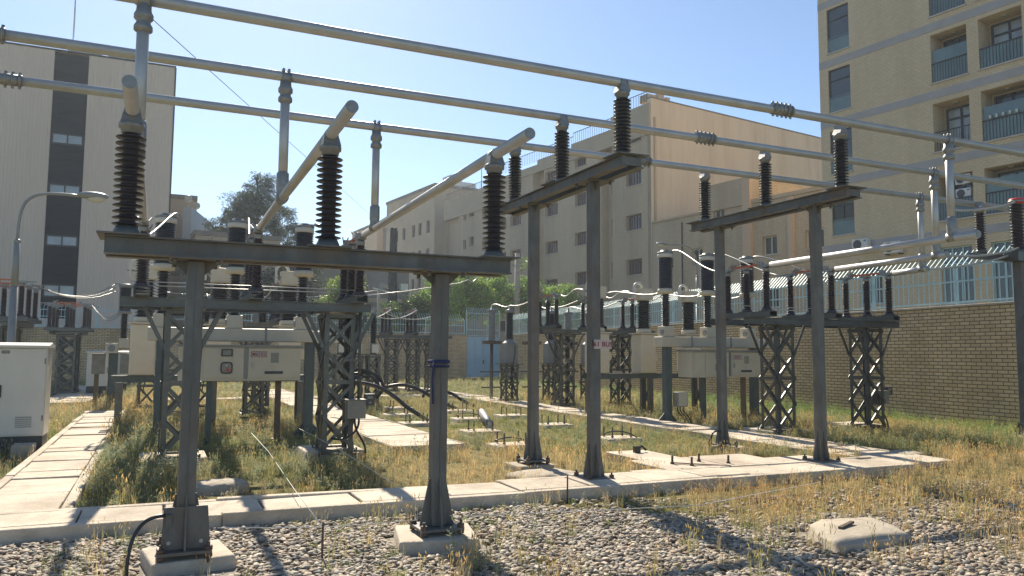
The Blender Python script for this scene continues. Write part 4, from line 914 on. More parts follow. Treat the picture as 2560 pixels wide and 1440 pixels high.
q = MB(); q.cyl((0, 0, 0), (.95, 2.8, .05), .085, n=18); q.cyl((-.004, -.012, 0), (-.001, -.004, 0), .07, n=18); tag(q.build('conduit_pipe', MT['greyen'], loc=(6.3, 15.05, .14)), 'grey conduit pipe lying beside a bolt plinth', 'pipe')
for lab, x, y in (('loop of black wire on the bolt plinth behind the right slabs', 7.8, 12.5), ('loop of black wire on the bolt plinth beside the middle gantry', 5.5, 12.2), ('loop of black wire at a rear bolt plinth', 6.8, 17.6)):
    q = MB(); q.tube(bez((-.3, 0, .10), (-.1, .1, .17), (.2, .0, .17), (.28, -.2, .04)), .012); tag(q.build('wire_loop', MT['black'], loc=(x, y, .05)), lab, 'wire')

# ================================================================== LEFT SIDE
def cabinet(label, loc, wd, dp, h, base, split=None, handle=None, group='white outdoor cabinets'):
    r = thing('outdoor_cabinet', label, 'cabinet', loc, 0, group)
    q = MB(); q.b2(-wd/2, wd/2, 0, dp, base, h); bevel(q.build('body', MT['white'], r), .006)
    q = MB(); q.b2(-wd/2+.012, wd/2-.012, .012, dp-.012, -.02, base-.001); q.build('plinth', MT['darkbase'], r)
    q = MB(); v = [(-wd/2-.03, -.05), (wd/2+.03, -.05), (wd/2+.03, dp+.05), (-wd/2-.03, dp+.05)]
    vs = [(x, y, h+.001) for x, y in v]+[(x, y, h+.04) for x, y in v]+[(-wd/2-.03, dp/2, h+.085), (wd/2+.03, dp/2, h+.085)]
    q.add(vs, [(3, 2, 1, 0), (0, 1, 5, 4), (2, 3, 7, 6), (1, 2, 6, 9, 5), (3, 0, 4, 8, 7), (4, 5, 9, 8), (6, 7, 8, 9)]); q.build('roof', MT['white'], r)
    return r
c = cabinet('large white outdoor cabinet with black handle at the left edge', (-2.3, 14.4, .05), 1.38, .62, 1.60, .22)
for a, b in ((-.66, .012), (.03, .675)): q = MB(); q.b2(a, b, -.016, -.002, .24, 1.585); bevel(q.build('door', MT['white'], c), .004)
for z in (.45, 1.35):
    for x in (-.668, .662): q = MB(); q.cyl((x, -.012, z), (x, -.012, z+.09), .012, n=8); q.build('hinge', MT['greyen'], c)
q = MB()
for k in range(6): q.b2(.30, .52, -.024, -.0165, .36+.03*k, .373+.03*k)
q.build('vent_slats', MT['greyen'], c)
q = MB(); q.b2(.055, .095, -.035, -.017, .83, 1.02); q.build('handle', MT['darkbase'], c)
q = MB(); q.b2(.07, .175, -.022, -.017, 1.51, 1.555); np_ = q.build('nameplate', MT['plate'], c); q = MB(); q.b2(.08, .165, -.025, -.0225, 1.52, 1.545); q.build('plate_face', MT['paper'], np_)
for lab, x, y in (('small white cabinet with black base beside the far path', -2.02, 32.0), ('second small white cabinet half hidden behind the first one', -1.45, 34.6)):
    c = cabinet(lab, (x, y, .03), .66, .62, 1.52, .32); q = MB(); q.b2(.29, .325, -.01, -.001, .35, 1.5); q.build('door_edge', MT['white'], c); q = MB(); q.b2(.331, .345, .1, .16, .8, 1.0); q.build('handle', MT['darkbase'], c)
b = thing('circuit_breaker', 'single slim breaker pole with grey boxes left of the near tower', 'circuit breaker', (-.98, 26.0, 0))
q = MB(); q.lathe((0, 0, 0), pr_shed(2.0, 2.72, 16, .075, .12), 14); q.lathe((0, 0, 0), pr_shed(2.82, 3.5, 18, .15, .18), 16); q.build('insulator_column', MT['porcd'], b)
q = MB(); q.lathe((0, 0, 2.72), [(.1, 0), (.19, .02), (.19, .08), (.15, .1)], 16); q.lathe((0, 0, 3.5), [(.15, 0), (.19, .02), (.19, .1), (.12, .12), (0, .13)], 16); q.b2(-.3, 0, -.03, .03, 3.6, 3.63); q.build('flanges', MT['greyen'], b)
q = MB(); q.b2(-.12, .14, -.2, .2, 1.72, 1.99); q.b2(-.46, -.125, -.2, .2, 1.55, 1.85); bevel(q.build('mechanism_box', MT['cream'], b), .01)
q = MB(); q.cyl((-.29, -.206, 1.7), (-.29, -.201, 1.7), .1, n=16); q.build('gauge', MT['greyen'], b)
for x in (-.62, .12): q = MB(); q.b2(x-.17, x+.17, -.2, .15, .95, 1.52); q.b2(x-.19, x+.19, -.22, .17, 1.521, 1.54); bevel(q.build('control_box', MT['boxgrey'], b), .008)
q = MB(); q.b2(-.36, -.12, -.08, .16, 0, 1.55); q.build('post', MT['blue_steel'], b); q = MB(); q.b2(-.72, -.6, -.05, .07, 0, .94); q.build('side_post', MT['brownpost'], b)
def lamp(label, x, y, h, dx, dz, flip=1):
    r = thing('street_lamp', label, 'street lamp', (x, y, 0), 0, 'street lamps')
    q = MB(); q.cyl((0, 0, 0), (0, 0, h*.6), .085, .075, 14); q.cyl((0, 0, h*.6), (0, 0, h*.80), .07, .06, 14); q.lathe((0, 0, h*.8), [(.06, -.06), (.07, -.05), (.07, 0), (.045, .03)], 12); q.build('pole', MT['greyen'], r)
    q = MB(); q.tube(bez((0, 0, h*.8), (0, 0, h*1.0), (flip*.1, 0, h*1.03), (dx, 0, h+dz)), .032, 10); q.build('arm', MT['greyen'], r)
    q = MB(); q.ball((dx+flip*.24, 0, h+dz+.03), .32, 14, 8, (1, .5, .28)); hd = q.build('lamp_head', MT['greyen'], r)
    q = MB(); q.ball((dx+flip*.3, 0, h+dz-.02), .2, 12, 8, (1, .65, .5)); q.build('lamp_glass', MT['lampglass'], hd); return r
lamp('grey street lamp with curved arm in front of the ribbed building', -2.87, 19.5, 4.95, 1.15, .08)
lamp('grey street lamp reaching over the right wall behind the breaker', 23.15, 30.0, 6.7, -1.75, .05, -1)

# ================================================================== RIGHT EDGE
r = thing('support_post', 'dark steel post at the right edge with plinth foot and bracket', 'post', (15.98, 10.2, 0))
q = MB(); q.b2(-.09, .09, -.09, .09, .05, 3.56); bevel(q.build('column', MT['steel'], r), .01)
q = MB(); q.b2(-.2, .2, -.2, .2, .03, .05); q.b2(-.14, -.1, -.1, .1, .051, .3); q.build('base_plate', MT['steel'], r)
q = MB(); q.b2(-.25, .25, -.15, .15, 3.561, 3.75); q.build('bracket', MT['steel2'], r); q = MB(); q.b2(-1.05, .1, .2, .32, 3.60, 3.72); q.build('side_arm', MT['steel2'], r)
q = MB(); q.tube([(-.35, 0, .02), (-.35, 0, .24), (-.2, 0, .27)], .015); q.build('earth_bar', MT['black'], r)
plinth('plinth in tall grass under the right edge post', 15.98, 10.2, .6, .6, .05)
r = thing('post_insulator', 'plum red insulator with a bright red cap on the right edge post', 'insulator', (15.98, 10.2, 3.751))
ins_parts(r, 1.12, 14, .095, .15, 'porcr')
q = MB(); q.lathe((0, 0, 1.0), [(.115, 0), (.14, .02), (.14, .1), (.115, .12)], 18); q.build('red_ring', MT['redplate'], r)
r = thing('post_insulator', 'small plum insulator under the end of the lowest bus tube at right', 'insulator', (15.2, 10.46, 3.725)); ins_parts(r, .95, 15, .065, .105, 'porcr'); clamp(r, 1.0, 'x')

# ================================================================== CONDUCTORS
JW = 'bare jumper wires between the apparatus'
def wire(label, pts, rr=.018, m='alu', name='jumper_wire', cat='wire', group=JW):
    q = MB(); q.tube(pts, rr, 6 if rr < .02 else 8); return tag(q.build(name, MT[m]), label, cat, group)
for bay, X, bxs in (('left', TX, (0.02, 1.24, 2.46)), ('right', RX, (10.81, 12.03, 13.25))):
    cx = TX if bay == 'left' else (10.42, 11.87, 13.35); dx = TX if bay == 'left' else (10.45, 11.95, 13.4); vx = TX if bay == 'left' else (10.42, 11.95, 13.4)
    for i in range(3):
        wire(f'jumper from the {ph[i]} {bay} breaker pole top down to the near disconnector', bez((bxs[i]+.18, 15.15, 4.07), (bxs[i]+.15, 14.7, 4.12), (X[i]+.1, 13.6, 3.45), (X[i], 12.78, 3.32)))
        wire(f'jumper from the {ph[i]} {bay} breaker flange to its current transformer', bez((bxs[i], 15.38, 3.1), (bxs[i], 16.1, 2.95), (cx[i]+.4, 17.3, 3.35), (cx[i]+.32, 17.7, 3.22)))
        wire(f'jumper from the {ph[i]} {bay} current transformer to the far disconnector', bez((cx[i]-.34, 17.7, 3.27), (cx[i]-.45, 18.4, 3.5), (dx[i], 19.2, 3.1), (dx[i], 19.78, 3.31)))
        wire(f'jumper from the {ph[i]} {bay} far disconnector to the voltage transformer', bez((dx[i], 21.4, 3.31), (dx[i], 22.1, 3.2), (vx[i], 22.7, 3.1), (vx[i], 23.3, 3.2)))
        wire(f'jumper between the {ph[i]} {bay} voltage transformer and the surge arrester', bez((vx[i], 23.3, 3.2), (vx[i], 23.8, 3.05), (vx[i], 24.3, 3.4), (vx[i], 24.8, 3.28)))
for i in range(3):
    wire('upper thin wire from the slim left breaker, '+('top', 'middle', 'lowest')[i]+' one', sag((-1.25, 26.0-.1*i, 3.62-.12*i), (-2.95, 24.9-1.2*i, 3.32-.03*i), .28), .010, 'steel2')
    wire('lower thin wire from the slim left breaker, '+('top', 'middle', 'lowest')[i]+' one', sag((-1.1, 26.1, 2.8-.05*i), (-2.3, 32.1+1.1*i, 3.3-.02*i), .3), .010, 'steel2')
    wire('wire dropping over the distant switch poles, '+ph[i]+' one', sag(((8.25, 9.3, 10.4)[i], 29.9, 3.33), ((4.72, 5.22, 5.72)[i], 22.6, 2.95), .35), .016, 'alu')
wire('upper stranded wire from the right edge insulator to the vertical tube', sag((10.5, 7.65, 3.75), (15.95, 10.2, 4.8), .06), .02)
wire('middle stranded wire from the sunlit tubes to the right edge post', sag((12.1, 8.95, 3.33), (15.95, 10.15, 3.85), .08), .02)
wire('lowest stranded wire from the sunlit tubes to the right edge bracket', sag((13.68, 10.5, 3.32), (15.85, 10.25, 3.7), .05), .02)
wire('thin overhead wire slanting across the sky to the utility pole', sag((-1.6, 8.0, 5.9), (15.2, 56, 10.6), .0, 16), .006, 'plate', 'overhead_wire', 'wire', None)
wire('twisted wire end hanging before the long beige building', [(10.4, 45, 4.9), (13.2, 45, 5.3), (16.7, 45, 5.95), (17.3, 45, 6.2), (17.6, 45, 6.05), (17.9, 45, 6.35), (18.0, 45, 6.55), (17.8, 45, 6.6)], .03, 'alu', 'overhead_wire', 'wire', None)
wire('wire running left from the utility pole lamps', sag((-2, 54, 5.6), (15.4, 56, 6.4), .7), .03, 'alu', 'overhead_wire', 'wire', None)
# utility poles
r = thing('utility_pole', 'dark tapering lattice utility pole with two flood lamps', 'utility pole', (15.55, 56.0, 0))
q = MB()
for sx in (-1, 1):
    for sy in (-1, 1): q.bar((sx*.32, sy*.3, 0), (sx*.14, sy*.13, 10.9), .12, .12)
for k in range(22):
    z0, z1 = k*.49, k*.49+.49; w0, w1 = .32-.18*z0/10.9, .32-.18*z1/10.9; s = 1 if k % 2 else -1
    q.bar((-s*w0, -.3, z0), (s*w1, -.29, z1), .05, .05); q.bar((-s*w0, .3, z0), (s*w1, .29, z1), .05, .05)
q.b2(-.13, .13, -.12, .12, 0, 10.85); q.build('mast', MT['blacktar'], r)
for x in (-1.1, .55): q = MB(); q.b2(x, x+.55, -.3, .1, 6.3, 6.75); q.build('flood_lamp', MT['acw' if x > 0 else 'greyen'], r)
q = MB(); q.bar((-1.1, 0, 6.3), (1.1, 0, 6.3), .08); q.build('cross_arm', MT['blacktar'], r)
r = thing('utility_pole', 'plain grey concrete pole standing in the green trees', 'utility pole', (24.3, 53.0, 0)); q = MB(); q.cyl((0, 0, 0), (0, 0, 9.2), .26, .18, 12); q.build('shaft', MT['conc2'], r); q = MB(); q.b2(-.5, .5, -.05, .05, 8.2, 8.3); q.b2(-.5, .5, -.05, .05, 6.6, 6.7); q.build('cross_arm', MT['greyen'], r)
r = thing('utility_pole', 'thin grey pole with a lamp arm before the dark grey block', 'utility pole', (13.1, 50.5, 0)); q = MB(); q.cyl((0, 0, 0), (0, 0, 5.8), .12, .1, 10); q.build('shaft', MT['conc2'], r); q = MB(); q.bar((-.4, 0, 5.9), (1.0, 0, 5.6), .07); q.build('arm', MT['acw'], r)
# string along the gravel
q = MB(); q.tube([(.45, 6.3, .30), (1.21, 6.21, .26), (2.0, 6.3, .235)], .0035, 5); q.tube([(2.4, 6.3, .235), (4.6, 6.0, .22), (6.84, 6.68, .2)], .0035, 5); q.tube([(1.21, 6.21, .26), (1.33, 8.4, .20), (1.37, 10.8, .3), (1.37, 13.0, .35)], .0035, 5); q.tube([(2.37, 8.2, .2), (2.2, 10.5, .35), (2.0, 12.3, .45)], .003, 5)
tag(q.build('marker_string', MT['string']), 'white string stretched between stakes along the gravel edge', 'string')
for lab, x, y in (('thin rusty stake holding the string left of the near right post', 1.21, 6.21), ('thin rusty stake holding the string in the right grass', 6.84, 6.68), ('thin rusty stake at the cross path edge', 4.1, 7.6)):
    q = MB(); q.cyl((0, 0, 0), (0, 0, .30), .009, n=6); tag(q.build('string_stake', MT['rust'], loc=(x, y, 0)), lab, 'stake', 'string stakes')
# ================================================================== VEGETATION
RNG = np.random.default_rng(11)
def np_mesh(name, V, T, Cv, m, parent=None, loc=(0, 0, 0), smooth=False):
    """V (n,3), T (k,3) triangles, Cv (n,3) linear colours"""
    me = bpy.data.meshes.new(name); n, k = len(V), len(T)
    me.vertices.add(n); me.vertices.foreach_set('co', V.astype(np.float32).ravel())
    me.loops.add(3*k); me.loops.foreach_set('vertex_index', T.astype(np.int32).ravel())
    me.polygons.add(k); me.polygons.foreach_set('loop_start', np.arange(0, 3*k, 3, dtype=np.int32)); me.polygons.foreach_set('loop_total', np.full(k, 3, np.int32))
    if smooth: me.polygons.foreach_set('use_smooth', np.ones(k, bool))
    me.update(calc_edges=True)
    ca = me.color_attributes.new('Col', 'FLOAT_COLOR', 'POINT')
    ca.data.foreach_set('color', np.concatenate([Cv, np.ones((n, 1))], 1).astype(np.float32).ravel())
    me.materials.append(m); o = bpy.data.objects.new(name, me); COL.objects.link(o); o.location = loc
    if parent: o.parent = parent
    return o
def scatter(templ, pos, rot, scl, tint, pick):
    """replicate templates [(V,T,C)] at positions; returns merged arrays"""
    Vs, Ts, Cs = [], [], []; off = 0
    for i, (V, T, C) in enumerate(templ):
        idx = np.nonzero(pick == i)[0]
        if not len(idx): continue
        c, s = np.cos(rot[idx]), np.sin(rot[idx]); k = scl[idx]
        x = (V[None, :, 0]*c[:, None]-V[None, :, 1]*s[:, None])*k[:, None]; y = (V[None, :, 0]*s[:, None]+V[None, :, 1]*c[:, None])*k[:, None]; z = V[None, :, 2]*k[:, None]
        P = np.stack([x+pos[idx, 0, None], y+pos[idx, 1, None], z+pos[idx, 2, None]], -1).reshape(-1, 3)
        Tt = (T[None]+(np.arange(len(idx))*len(V))[:, None, None]).reshape(-1, 3)+off
        Cc = np.clip(C[None]*tint[idx, None, :], 0, 1).reshape(-1, 3)
        Vs.append(P); Ts.append(Tt); Cs.append(Cc); off += len(P)
    return np.concatenate(Vs), np.concatenate(Ts), np.concatenate(Cs)
def tuft(rng, nb, h0, h1, wd, spread, ears=0, lean=.45, leafy=0, tipdry=0.):
    V, T, C = [], [], []
    def blade(x, y, a, h, w_, ln, col, tip):
        o = len(V); dx, dy = math.cos(a), math.sin(a); px, py = -dy*w_/2, dx*w_/2
        m_ = (x+dx*ln*h*.3, y+dy*ln*h*.3, h*.6); t = (x+dx*ln*h, y+dy*ln*h, h*(1-.25*ln))
        V.extend([(x-px, y-py, 0), (x+px, y+py, 0), (m_[0]-px*.8, m_[1]-py*.8, m_[2]), (m_[0]+px*.8, m_[1]+py*.8, m_[2]), t])
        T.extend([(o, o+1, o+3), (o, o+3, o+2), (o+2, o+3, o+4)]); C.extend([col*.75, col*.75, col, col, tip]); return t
    for i in range(nb):
        a = rng.uniform(0, 6.28); r_ = spread*math.sqrt(rng.uniform()); b = rng.uniform(0, 6.28); h = rng.uniform(h0, h1); s = rng.uniform(.75, 1.25)
        c = np.array([s, s*rng.uniform(.95, 1.05), s*rng.uniform(.9, 1.1)])
        t = blade(r_*math.cos(b), r_*math.sin(b), a, h, wd*rng.uniform(.7, 1.3), lean*rng.uniform(.15, 1.2), c, c*(1+tipdry))
        if i < ears:
            o = len(V); l = rng.uniform(.05, .085)*(h1/.4); w_ = .0062*(h1/.4); x, y, z = t; e = np.array([1.25, 1.12, .95])*s
            ang = rng.uniform(0, 6.28); ex, ey = math.cos(ang)*l*.45, math.sin(ang)*l*.45
            V.extend([(x, y, z-.01), (x-w_+ex*.4, y+ey*.4, z+l*.4), (x+w_+ex*.4, y+ey*.4, z+l*.4), (x+ex, y+ey, z+l), (x+ex*.4, y-w_+ey*.4, z+l*.4), (x+ex*.4, y+w_+ey*.4, z+l*.4)])
            T.extend([(o, o+1, o+2), (o+1, o+3, o+2), (o, o+4, o+5), (o+4, o+3, o+5)]); C.extend([e]*6)
        if leafy:
            for q in range(leafy):
                f = rng.uniform(.25, 1); o = len(V); bx, by, bz = r_*math.cos(b)+(t[0]-r_*math.cos(b))*f, r_*math.sin(b)+(t[1]-r_*math.sin(b))*f, t[2]*f
                aa = rng.uniform(0, 6.28); l = rng.uniform(.025, .06)*h1/.4; w_ = l*.38; ux, uy, uz = math.cos(aa)*l, math.sin(aa)*l, rng.uniform(-.2, .7)*l
                V.extend([(bx, by, bz), (bx+ux*.5-uy/l*w_*.5, by+uy*.5+ux/l*w_*.5, bz+uz*.6), (bx+ux*.5+uy/l*w_*.5, by+uy*.5-ux/l*w_*.5, bz+uz*.6), (bx+ux, by+uy, bz+uz)])
                T.extend([(o, o+1, o+2), (o+1, o+3, o+2)]); C.extend([c*rng.uniform(.8, 1.2)]*4)
    return np.array(V), np.array(T), np.array(C)
NV = 5
TPL = {}
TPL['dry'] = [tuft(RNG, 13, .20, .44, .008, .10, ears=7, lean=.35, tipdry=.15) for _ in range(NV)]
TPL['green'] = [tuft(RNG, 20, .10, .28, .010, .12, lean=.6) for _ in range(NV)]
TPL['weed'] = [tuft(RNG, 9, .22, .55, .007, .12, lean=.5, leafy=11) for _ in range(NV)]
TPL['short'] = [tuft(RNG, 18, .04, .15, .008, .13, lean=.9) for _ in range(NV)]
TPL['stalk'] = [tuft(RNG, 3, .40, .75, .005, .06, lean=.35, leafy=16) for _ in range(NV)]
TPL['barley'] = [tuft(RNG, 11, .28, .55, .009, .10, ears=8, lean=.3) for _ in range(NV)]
def vnoise(x, y, s, seed):
    r = np.random.default_rng(seed); G = r.uniform(0, 1, (64, 64)); u, v = x/s, y/s
    i, j = np.floor(u).astype(int), np.floor(v).astype(int); a, b = u-i, v-j; a = a*a*(3-2*a); b = b*b*(3-2*b)
    g_ = lambda p, q: G[p % 64, q % 64]
    return (g_(i, j)*(1-a)+g_(i+1, j)*a)*(1-b)+(g_(i, j+1)*(1-a)+g_(i+1, j+1)*a)*b
def gauss(x, y, cx, cy, sx, sy): return np.exp(-((x-cx)/sx)**2-((y-cy)/sy)**2)
def grass_field():
    pos = []
    # bands of distance with falling density and growing tuft size
    for y0, y1, dens, sc in ((3.9, 9.0, 130, 1.0), (9.0, 14, 115, 1.0), (14, 20, 60, 1.15), (20, 28, 34, 1.35), (28, 38, 15, 1.6), (38, 48, 9, 1.9)):
        x0, x1 = -.17*y1-3.2, 1.6*y1+5; x1 = min(x1, 21.5); n = int(dens*(x1-x0)*(y1-y0))
        p = np.stack([RNG.uniform(x0, x1, n), RNG.uniform(y0, y1, n), np.full(n, sc)], 1)
        ok = (p[:, 0] > -.17*p[:, 1]-2.8) & (p[:, 0] < 1.58*p[:, 1]+4.5); pos.append(p[ok])
    p = np.concatenate(pos); x, y, sc = p.T
    wallx = 21.0-(48-y)*3.5/37.1; ok = x < wallx-.15
    for a, b, c, d in RECTS: ok &= ~((x > a) & (x < b) & (y > c) & (y < d))
    # gravel bed: nearly bare in front, grass creeping in from the right
    lim = np.where(x < 3.6, 7.66, np.where(x < 5.4, 7.66-(x-3.6)*.85, 6.13-(x-5.4)*.06))
    ng = vnoise(x+40, y+9, .9, 3); grav = y < lim
    keep = np.where(grav, np.clip(.06+.40*gauss(x, y, 2.5, 4.9, .8, .5)+.22*(ng > .60)+.25*np.clip((x-3.6)/3, 0, 1)*(ng > .45)+.30*gauss(x, y, 4.6, 5.6, .9, .6)+.7*np.clip((y-5.0)/.8, 0, 1)*(x > 4.8), 0, 1), 1)
    bare = gauss(x, y, .4, 9.3, 1.3, .6)*.6+.55*(vnoise(x+61, y+3, .8, 44) < .30)+gauss(x, y, 5.0, 6.9, 1.0, .5)*.15
    ok &= RNG.uniform(0, 1, len(x)) < keep*(1-bare)
    x, y, sc, grav = x[ok], y[ok], sc[ok], grav[ok]; n = len(x)
    n1, n2, n3 = vnoise(x+30, y+30, 1.6, 5), vnoise(x+70, y+10, 4.5, 6), vnoise(x+11, y+50, .6, 7)
    wallx = 21.0-(48-y)*3.5/37.1
    dry = .47+.55*(n2-.5)+.35*(n1-.5)
    dry += 1.3*gauss(x, y, 4.3, 9.8, 2.2, 1.8)+.5*gauss(x, y, 11, 7, 3, 1.6)+.55*gauss(x, y, 7.2, 7.0, 2.6, 1.0)+.35*gauss(x, y, 9.5, 6.6, 3, 1.4)+.3*gauss(x, y, 3.2, 13, .6, 3)+.3*gauss(x, y, -1.2, 24, 2, 3)+.2*gauss(x, y, 6.4, 9.2, .8, .6)
    dry -= .5*gauss(x, y, wallx, y, 2.6, 1e9)+.22*gauss(x, y, -.2, 12, .7, 5)+.25*gauss(x, y, 1.6, 13, 2, 4)+.35*gauss(x, y, 7, 17, 2.5, 5)+.4*gauss(x, y, 12, 10, 1.6, 2)+.35*np.clip((y-26)/10, 0, 1)+.5*gauss(x, y, 1.9, 10.3, .5, .8)
    dry = np.clip(dry+.25*(n3-.5), 0, 1)
    tall = np.clip(.55+.7*(n1-.5)+.3*gauss(x, y, -.25, 12, .6, 6)-.5*gauss(x, y, 7, 16, 2.5, 5)-.4*gauss(x, y, .6, 9.2, 1.5, .7)+.3*gauss(x, y, wallx, y, .9, 1e9), 0, 1)
    u = RNG.uniform(0, 1, n); v = RNG.uniform(0, 1, n)
    kind = np.where(u < dry, np.where(v < .15+.60*tall, 0, 3), np.where(v < .10+.40*tall, 2, np.where(v < .85, 1, 4)))
    kind = np.where(grav & (v < .35) & (x < 5), 3, np.where(grav & (v > .8), 4, np.where(grav & (x > 5) & (v < .6), 0, kind)))
    straw = np.array([.70, .54, .27]); straw2 = np.array([.49, .41, .23]); red = np.array([.36, .19, .10]); gr = np.array([.21, .28, .08]); gr2 = np.array([.38, .37, .15]); wd_ = np.array([.28, .31, .17]); br = np.array([.16, .31, .06])
    t1 = RNG.uniform(0, 1, n)[:, None]; col = np.where((kind == 0)[:, None], straw*t1+straw2*(1-t1), 0)
    col = np.where((kind == 3)[:, None], np.where(dry[:, None] > .45, straw2*(.7+.4*t1), gr2*(.7+.4*t1)), col); col = np.where((kind == 1)[:, None], gr*t1+gr2*(1-t1), col)
    col = np.where((kind == 2)[:, None], wd_*(.8+.5*t1), col); col = np.where((kind == 4)[:, None], gr2*t1+straw2*(1-t1), col)
    rp = (.9*gauss(x, y, .9, 9.3, .8, .8)+.7*gauss(x, y, 6.1, 6.9, .9, .6)+.4*gauss(x, y, 2.6, 4.9, 1.2, .4))[:, None]; col = col*(1-.6*rp)+red*.6*rp
    lw = gauss(x, y, wallx-.8, y, 1.6, 1e9)[:, None]*(kind[:, None] != 0); col = col*(1-.6*lw)+br*.6*lw
    kind = np.where(RNG.uniform(0, 1, n) < .012+.05*gauss(x, y, 7, 7.4, 2.5, .35)+.03*gauss(x, y, 11.3, 9.5, .5, 2), 5, kind); col = np.where((kind == 5)[:, None], wd_*np.array([.9, .95, .9]), col)
    names = ['dry', 'green', 'weed', 'short', 'barley', 'stalk']; tpl = sum([TPL[k] for k in names], [])
    pick = kind*NV+RNG.integers(0, NV, n); scl = sc*RNG.uniform(.7, 1.2, n)*(.42+.38*tall)*np.where(y > 26, .7, 1)
    scl *= np.where(grav, .9, 1)*np.where((y > 6.8) & (y < 7.7) & (x > 4), .75, 1)*np.where((x < .2) & (x > -.75) & (y > 8.9), 1.0, .74)
    return scatter(tpl, np.stack([x, y, np.zeros(n)], 1), RNG.uniform(0, 6.28, n), scl, col, pick)
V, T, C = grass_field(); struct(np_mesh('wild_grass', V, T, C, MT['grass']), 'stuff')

# -------- pebbles
def ico():
    t = (1+5**.5)/2; v = [(-1, t, 0), (1, t, 0), (-1, -t, 0), (1, -t, 0), (0, -1, t), (0, 1, t), (0, -1, -t), (0, 1, -t), (t, 0, -1), (t, 0, 1), (-t, 0, -1), (-t, 0, 1)]
    f = [(0, 11, 5), (0, 5, 1), (0, 1, 7), (0, 7, 10), (0, 10, 11), (1, 5, 9), (5, 11, 4), (11, 10, 2), (10, 7, 6), (7, 1, 8), (3, 9, 4), (3, 4, 2), (3, 2, 6), (3, 6, 8), (3, 8, 9), (4, 9, 5), (2, 4, 11), (6, 2, 10), (8, 6, 7), (9, 8, 1)]
    v = [np.array(p)/np.linalg.norm(p) for p in v]; mid = {}; nf = []
    def md(a, b):
        k = (min(a, b), max(a, b))
        if k not in mid: p = v[a]+v[b]; v.append(p/np.linalg.norm(p)); mid[k] = len(v)-1
        return mid[k]
    for a, b, c in f: x, y, z = md(a, b), md(b, c), md(c, a); nf += [(a, x, z), (b, y, x), (c, z, y), (x, y, z)]
    return np.array(v), np.array(nf)
IV, IF = ico()
def pebbles():
    tpl = []
    for k in range(16):
        s = np.array([RNG.uniform(.024, .038), RNG.uniform(.017, .026), RNG.uniform(.008, .014)]); d = RNG.normal(size=(4, 3)); V = IV.copy()
        for q in d: V = V*(1+.10*np.tanh(2*(IV@q)))[:, None]
        V = V*s; th, al = RNG.uniform(-.6, .6), RNG.uniform(-.45, .45)
        Rx = np.array([[1, 0, 0], [0, math.cos(th), -math.sin(th)], [0, math.sin(th), math.cos(th)]]); Ry = np.array([[math.cos(al), 0, math.sin(al)], [0, 1, 0], [-math.sin(al), 0, math.cos(al)]])
        tpl.append((V@Rx.T@Ry.T, IF, np.ones((len(V), 3))))
    n = 110000; x = RNG.uniform(-3, 14, n); y = RNG.uniform(3.7, 7.72, n)
    ok = (x > -.17*y-1.6) & (x < 1.58*y+2.5); lim = np.where(x < 3.6, 7.66, np.where(x < 5.4, 7.66-(x-3.6)*.85, 6.13-(x-5.4)*.06))
    dn = np.clip((lim-y)/.25, 0, 1)*(.30+.70*np.clip(2.8*vnoise(x+5, y+8, .45, 21)-.25, 0, 1)); dn *= np.where(x > 6.2, .8, 1); dn = np.maximum(dn, .12*(y < lim+1.0)*(x > 4)); ok &= RNG.uniform(0, 1, n) < dn
    for a, b, c, d in RECTS[:0]+[r_ for r_ in RECTS if r_[3] < 9]: ok &= ~((x > a+.03) & (x < b-.03) & (y > c+.03) & (y < d-.03))
    x, y = x[ok], y[ok]; n = len(x)
    pal = np.array([[.34, .29, .225], [.25, .22, .18], [.46, .40, .31], [.30, .235, .17], [.16, .15, .135], [.37, .33, .27], [.33, .245, .17]])
    tint = np.array([1.14, 1.12, 1.08])*pal[RNG.integers(0, len(pal), n)]*RNG.uniform(.75, 1.2, (n, 1))
    return scatter(tpl, np.stack([x, y, RNG.uniform(.004, .034, n)], 1), RNG.uniform(0, 6.28, n), RNG.uniform(.45, 1.12, n), tint*RNG.uniform(.75, 1.25, (n, 1)), RNG.integers(0, 16, n))
V, T, C = pebbles(); struct(np_mesh('gravel', V, T, C, MT['pebble'], smooth=True), 'stuff')

# -------- trees
def leaf_cloud(centers, radii, n_per, size, col, colvar, aspect=.5, droop=0., hemi=.25):
    k = len(centers); n = k*n_per; c = np.repeat(np.array(centers), n_per, 0); r_ = np.repeat(np.array(radii), n_per)
    d = RNG.normal(size=(n, 3)); d /= np.linalg.norm(d, axis=1)[:, None]; rr = r_*RNG.uniform(0, 1, n)**.42
    p = c+d*rr[:, None]*np.array([1, 1, .75]); a = RNG.normal(size=(n, 3)); a[:, 2] -= droop; a /= np.linalg.norm(a, axis=1)[:, None]; b = np.cross(a, RNG.normal(size=(n, 3))); b /= np.linalg.norm(b, axis=1)[:, None]
    L = size*RNG.uniform(.6, 1.3, n)[:, None]; V = np.stack([p-a*L*.5, p+b*L*aspect*.5, p+a*L*.5, p-b*L*aspect*.5], 1).reshape(-1, 3)
    o = np.arange(n)[:, None]*4; T = np.concatenate([o+np.array([0, 1, 2]), o+np.array([0, 2, 3])], 0)
    cl = np.repeat(RNG.uniform(1-colvar, 1+colvar, k), n_per)*RNG.uniform(.7, 1.3, n); C = np.array(col)[None]*cl[:, None]*np.stack([RNG.uniform(.85, 1.2, n), np.ones(n), RNG.uniform(.8, 1.15, n)], 1)
    return V, T, np.repeat(np.clip(C, 0, 1), 4, 0)
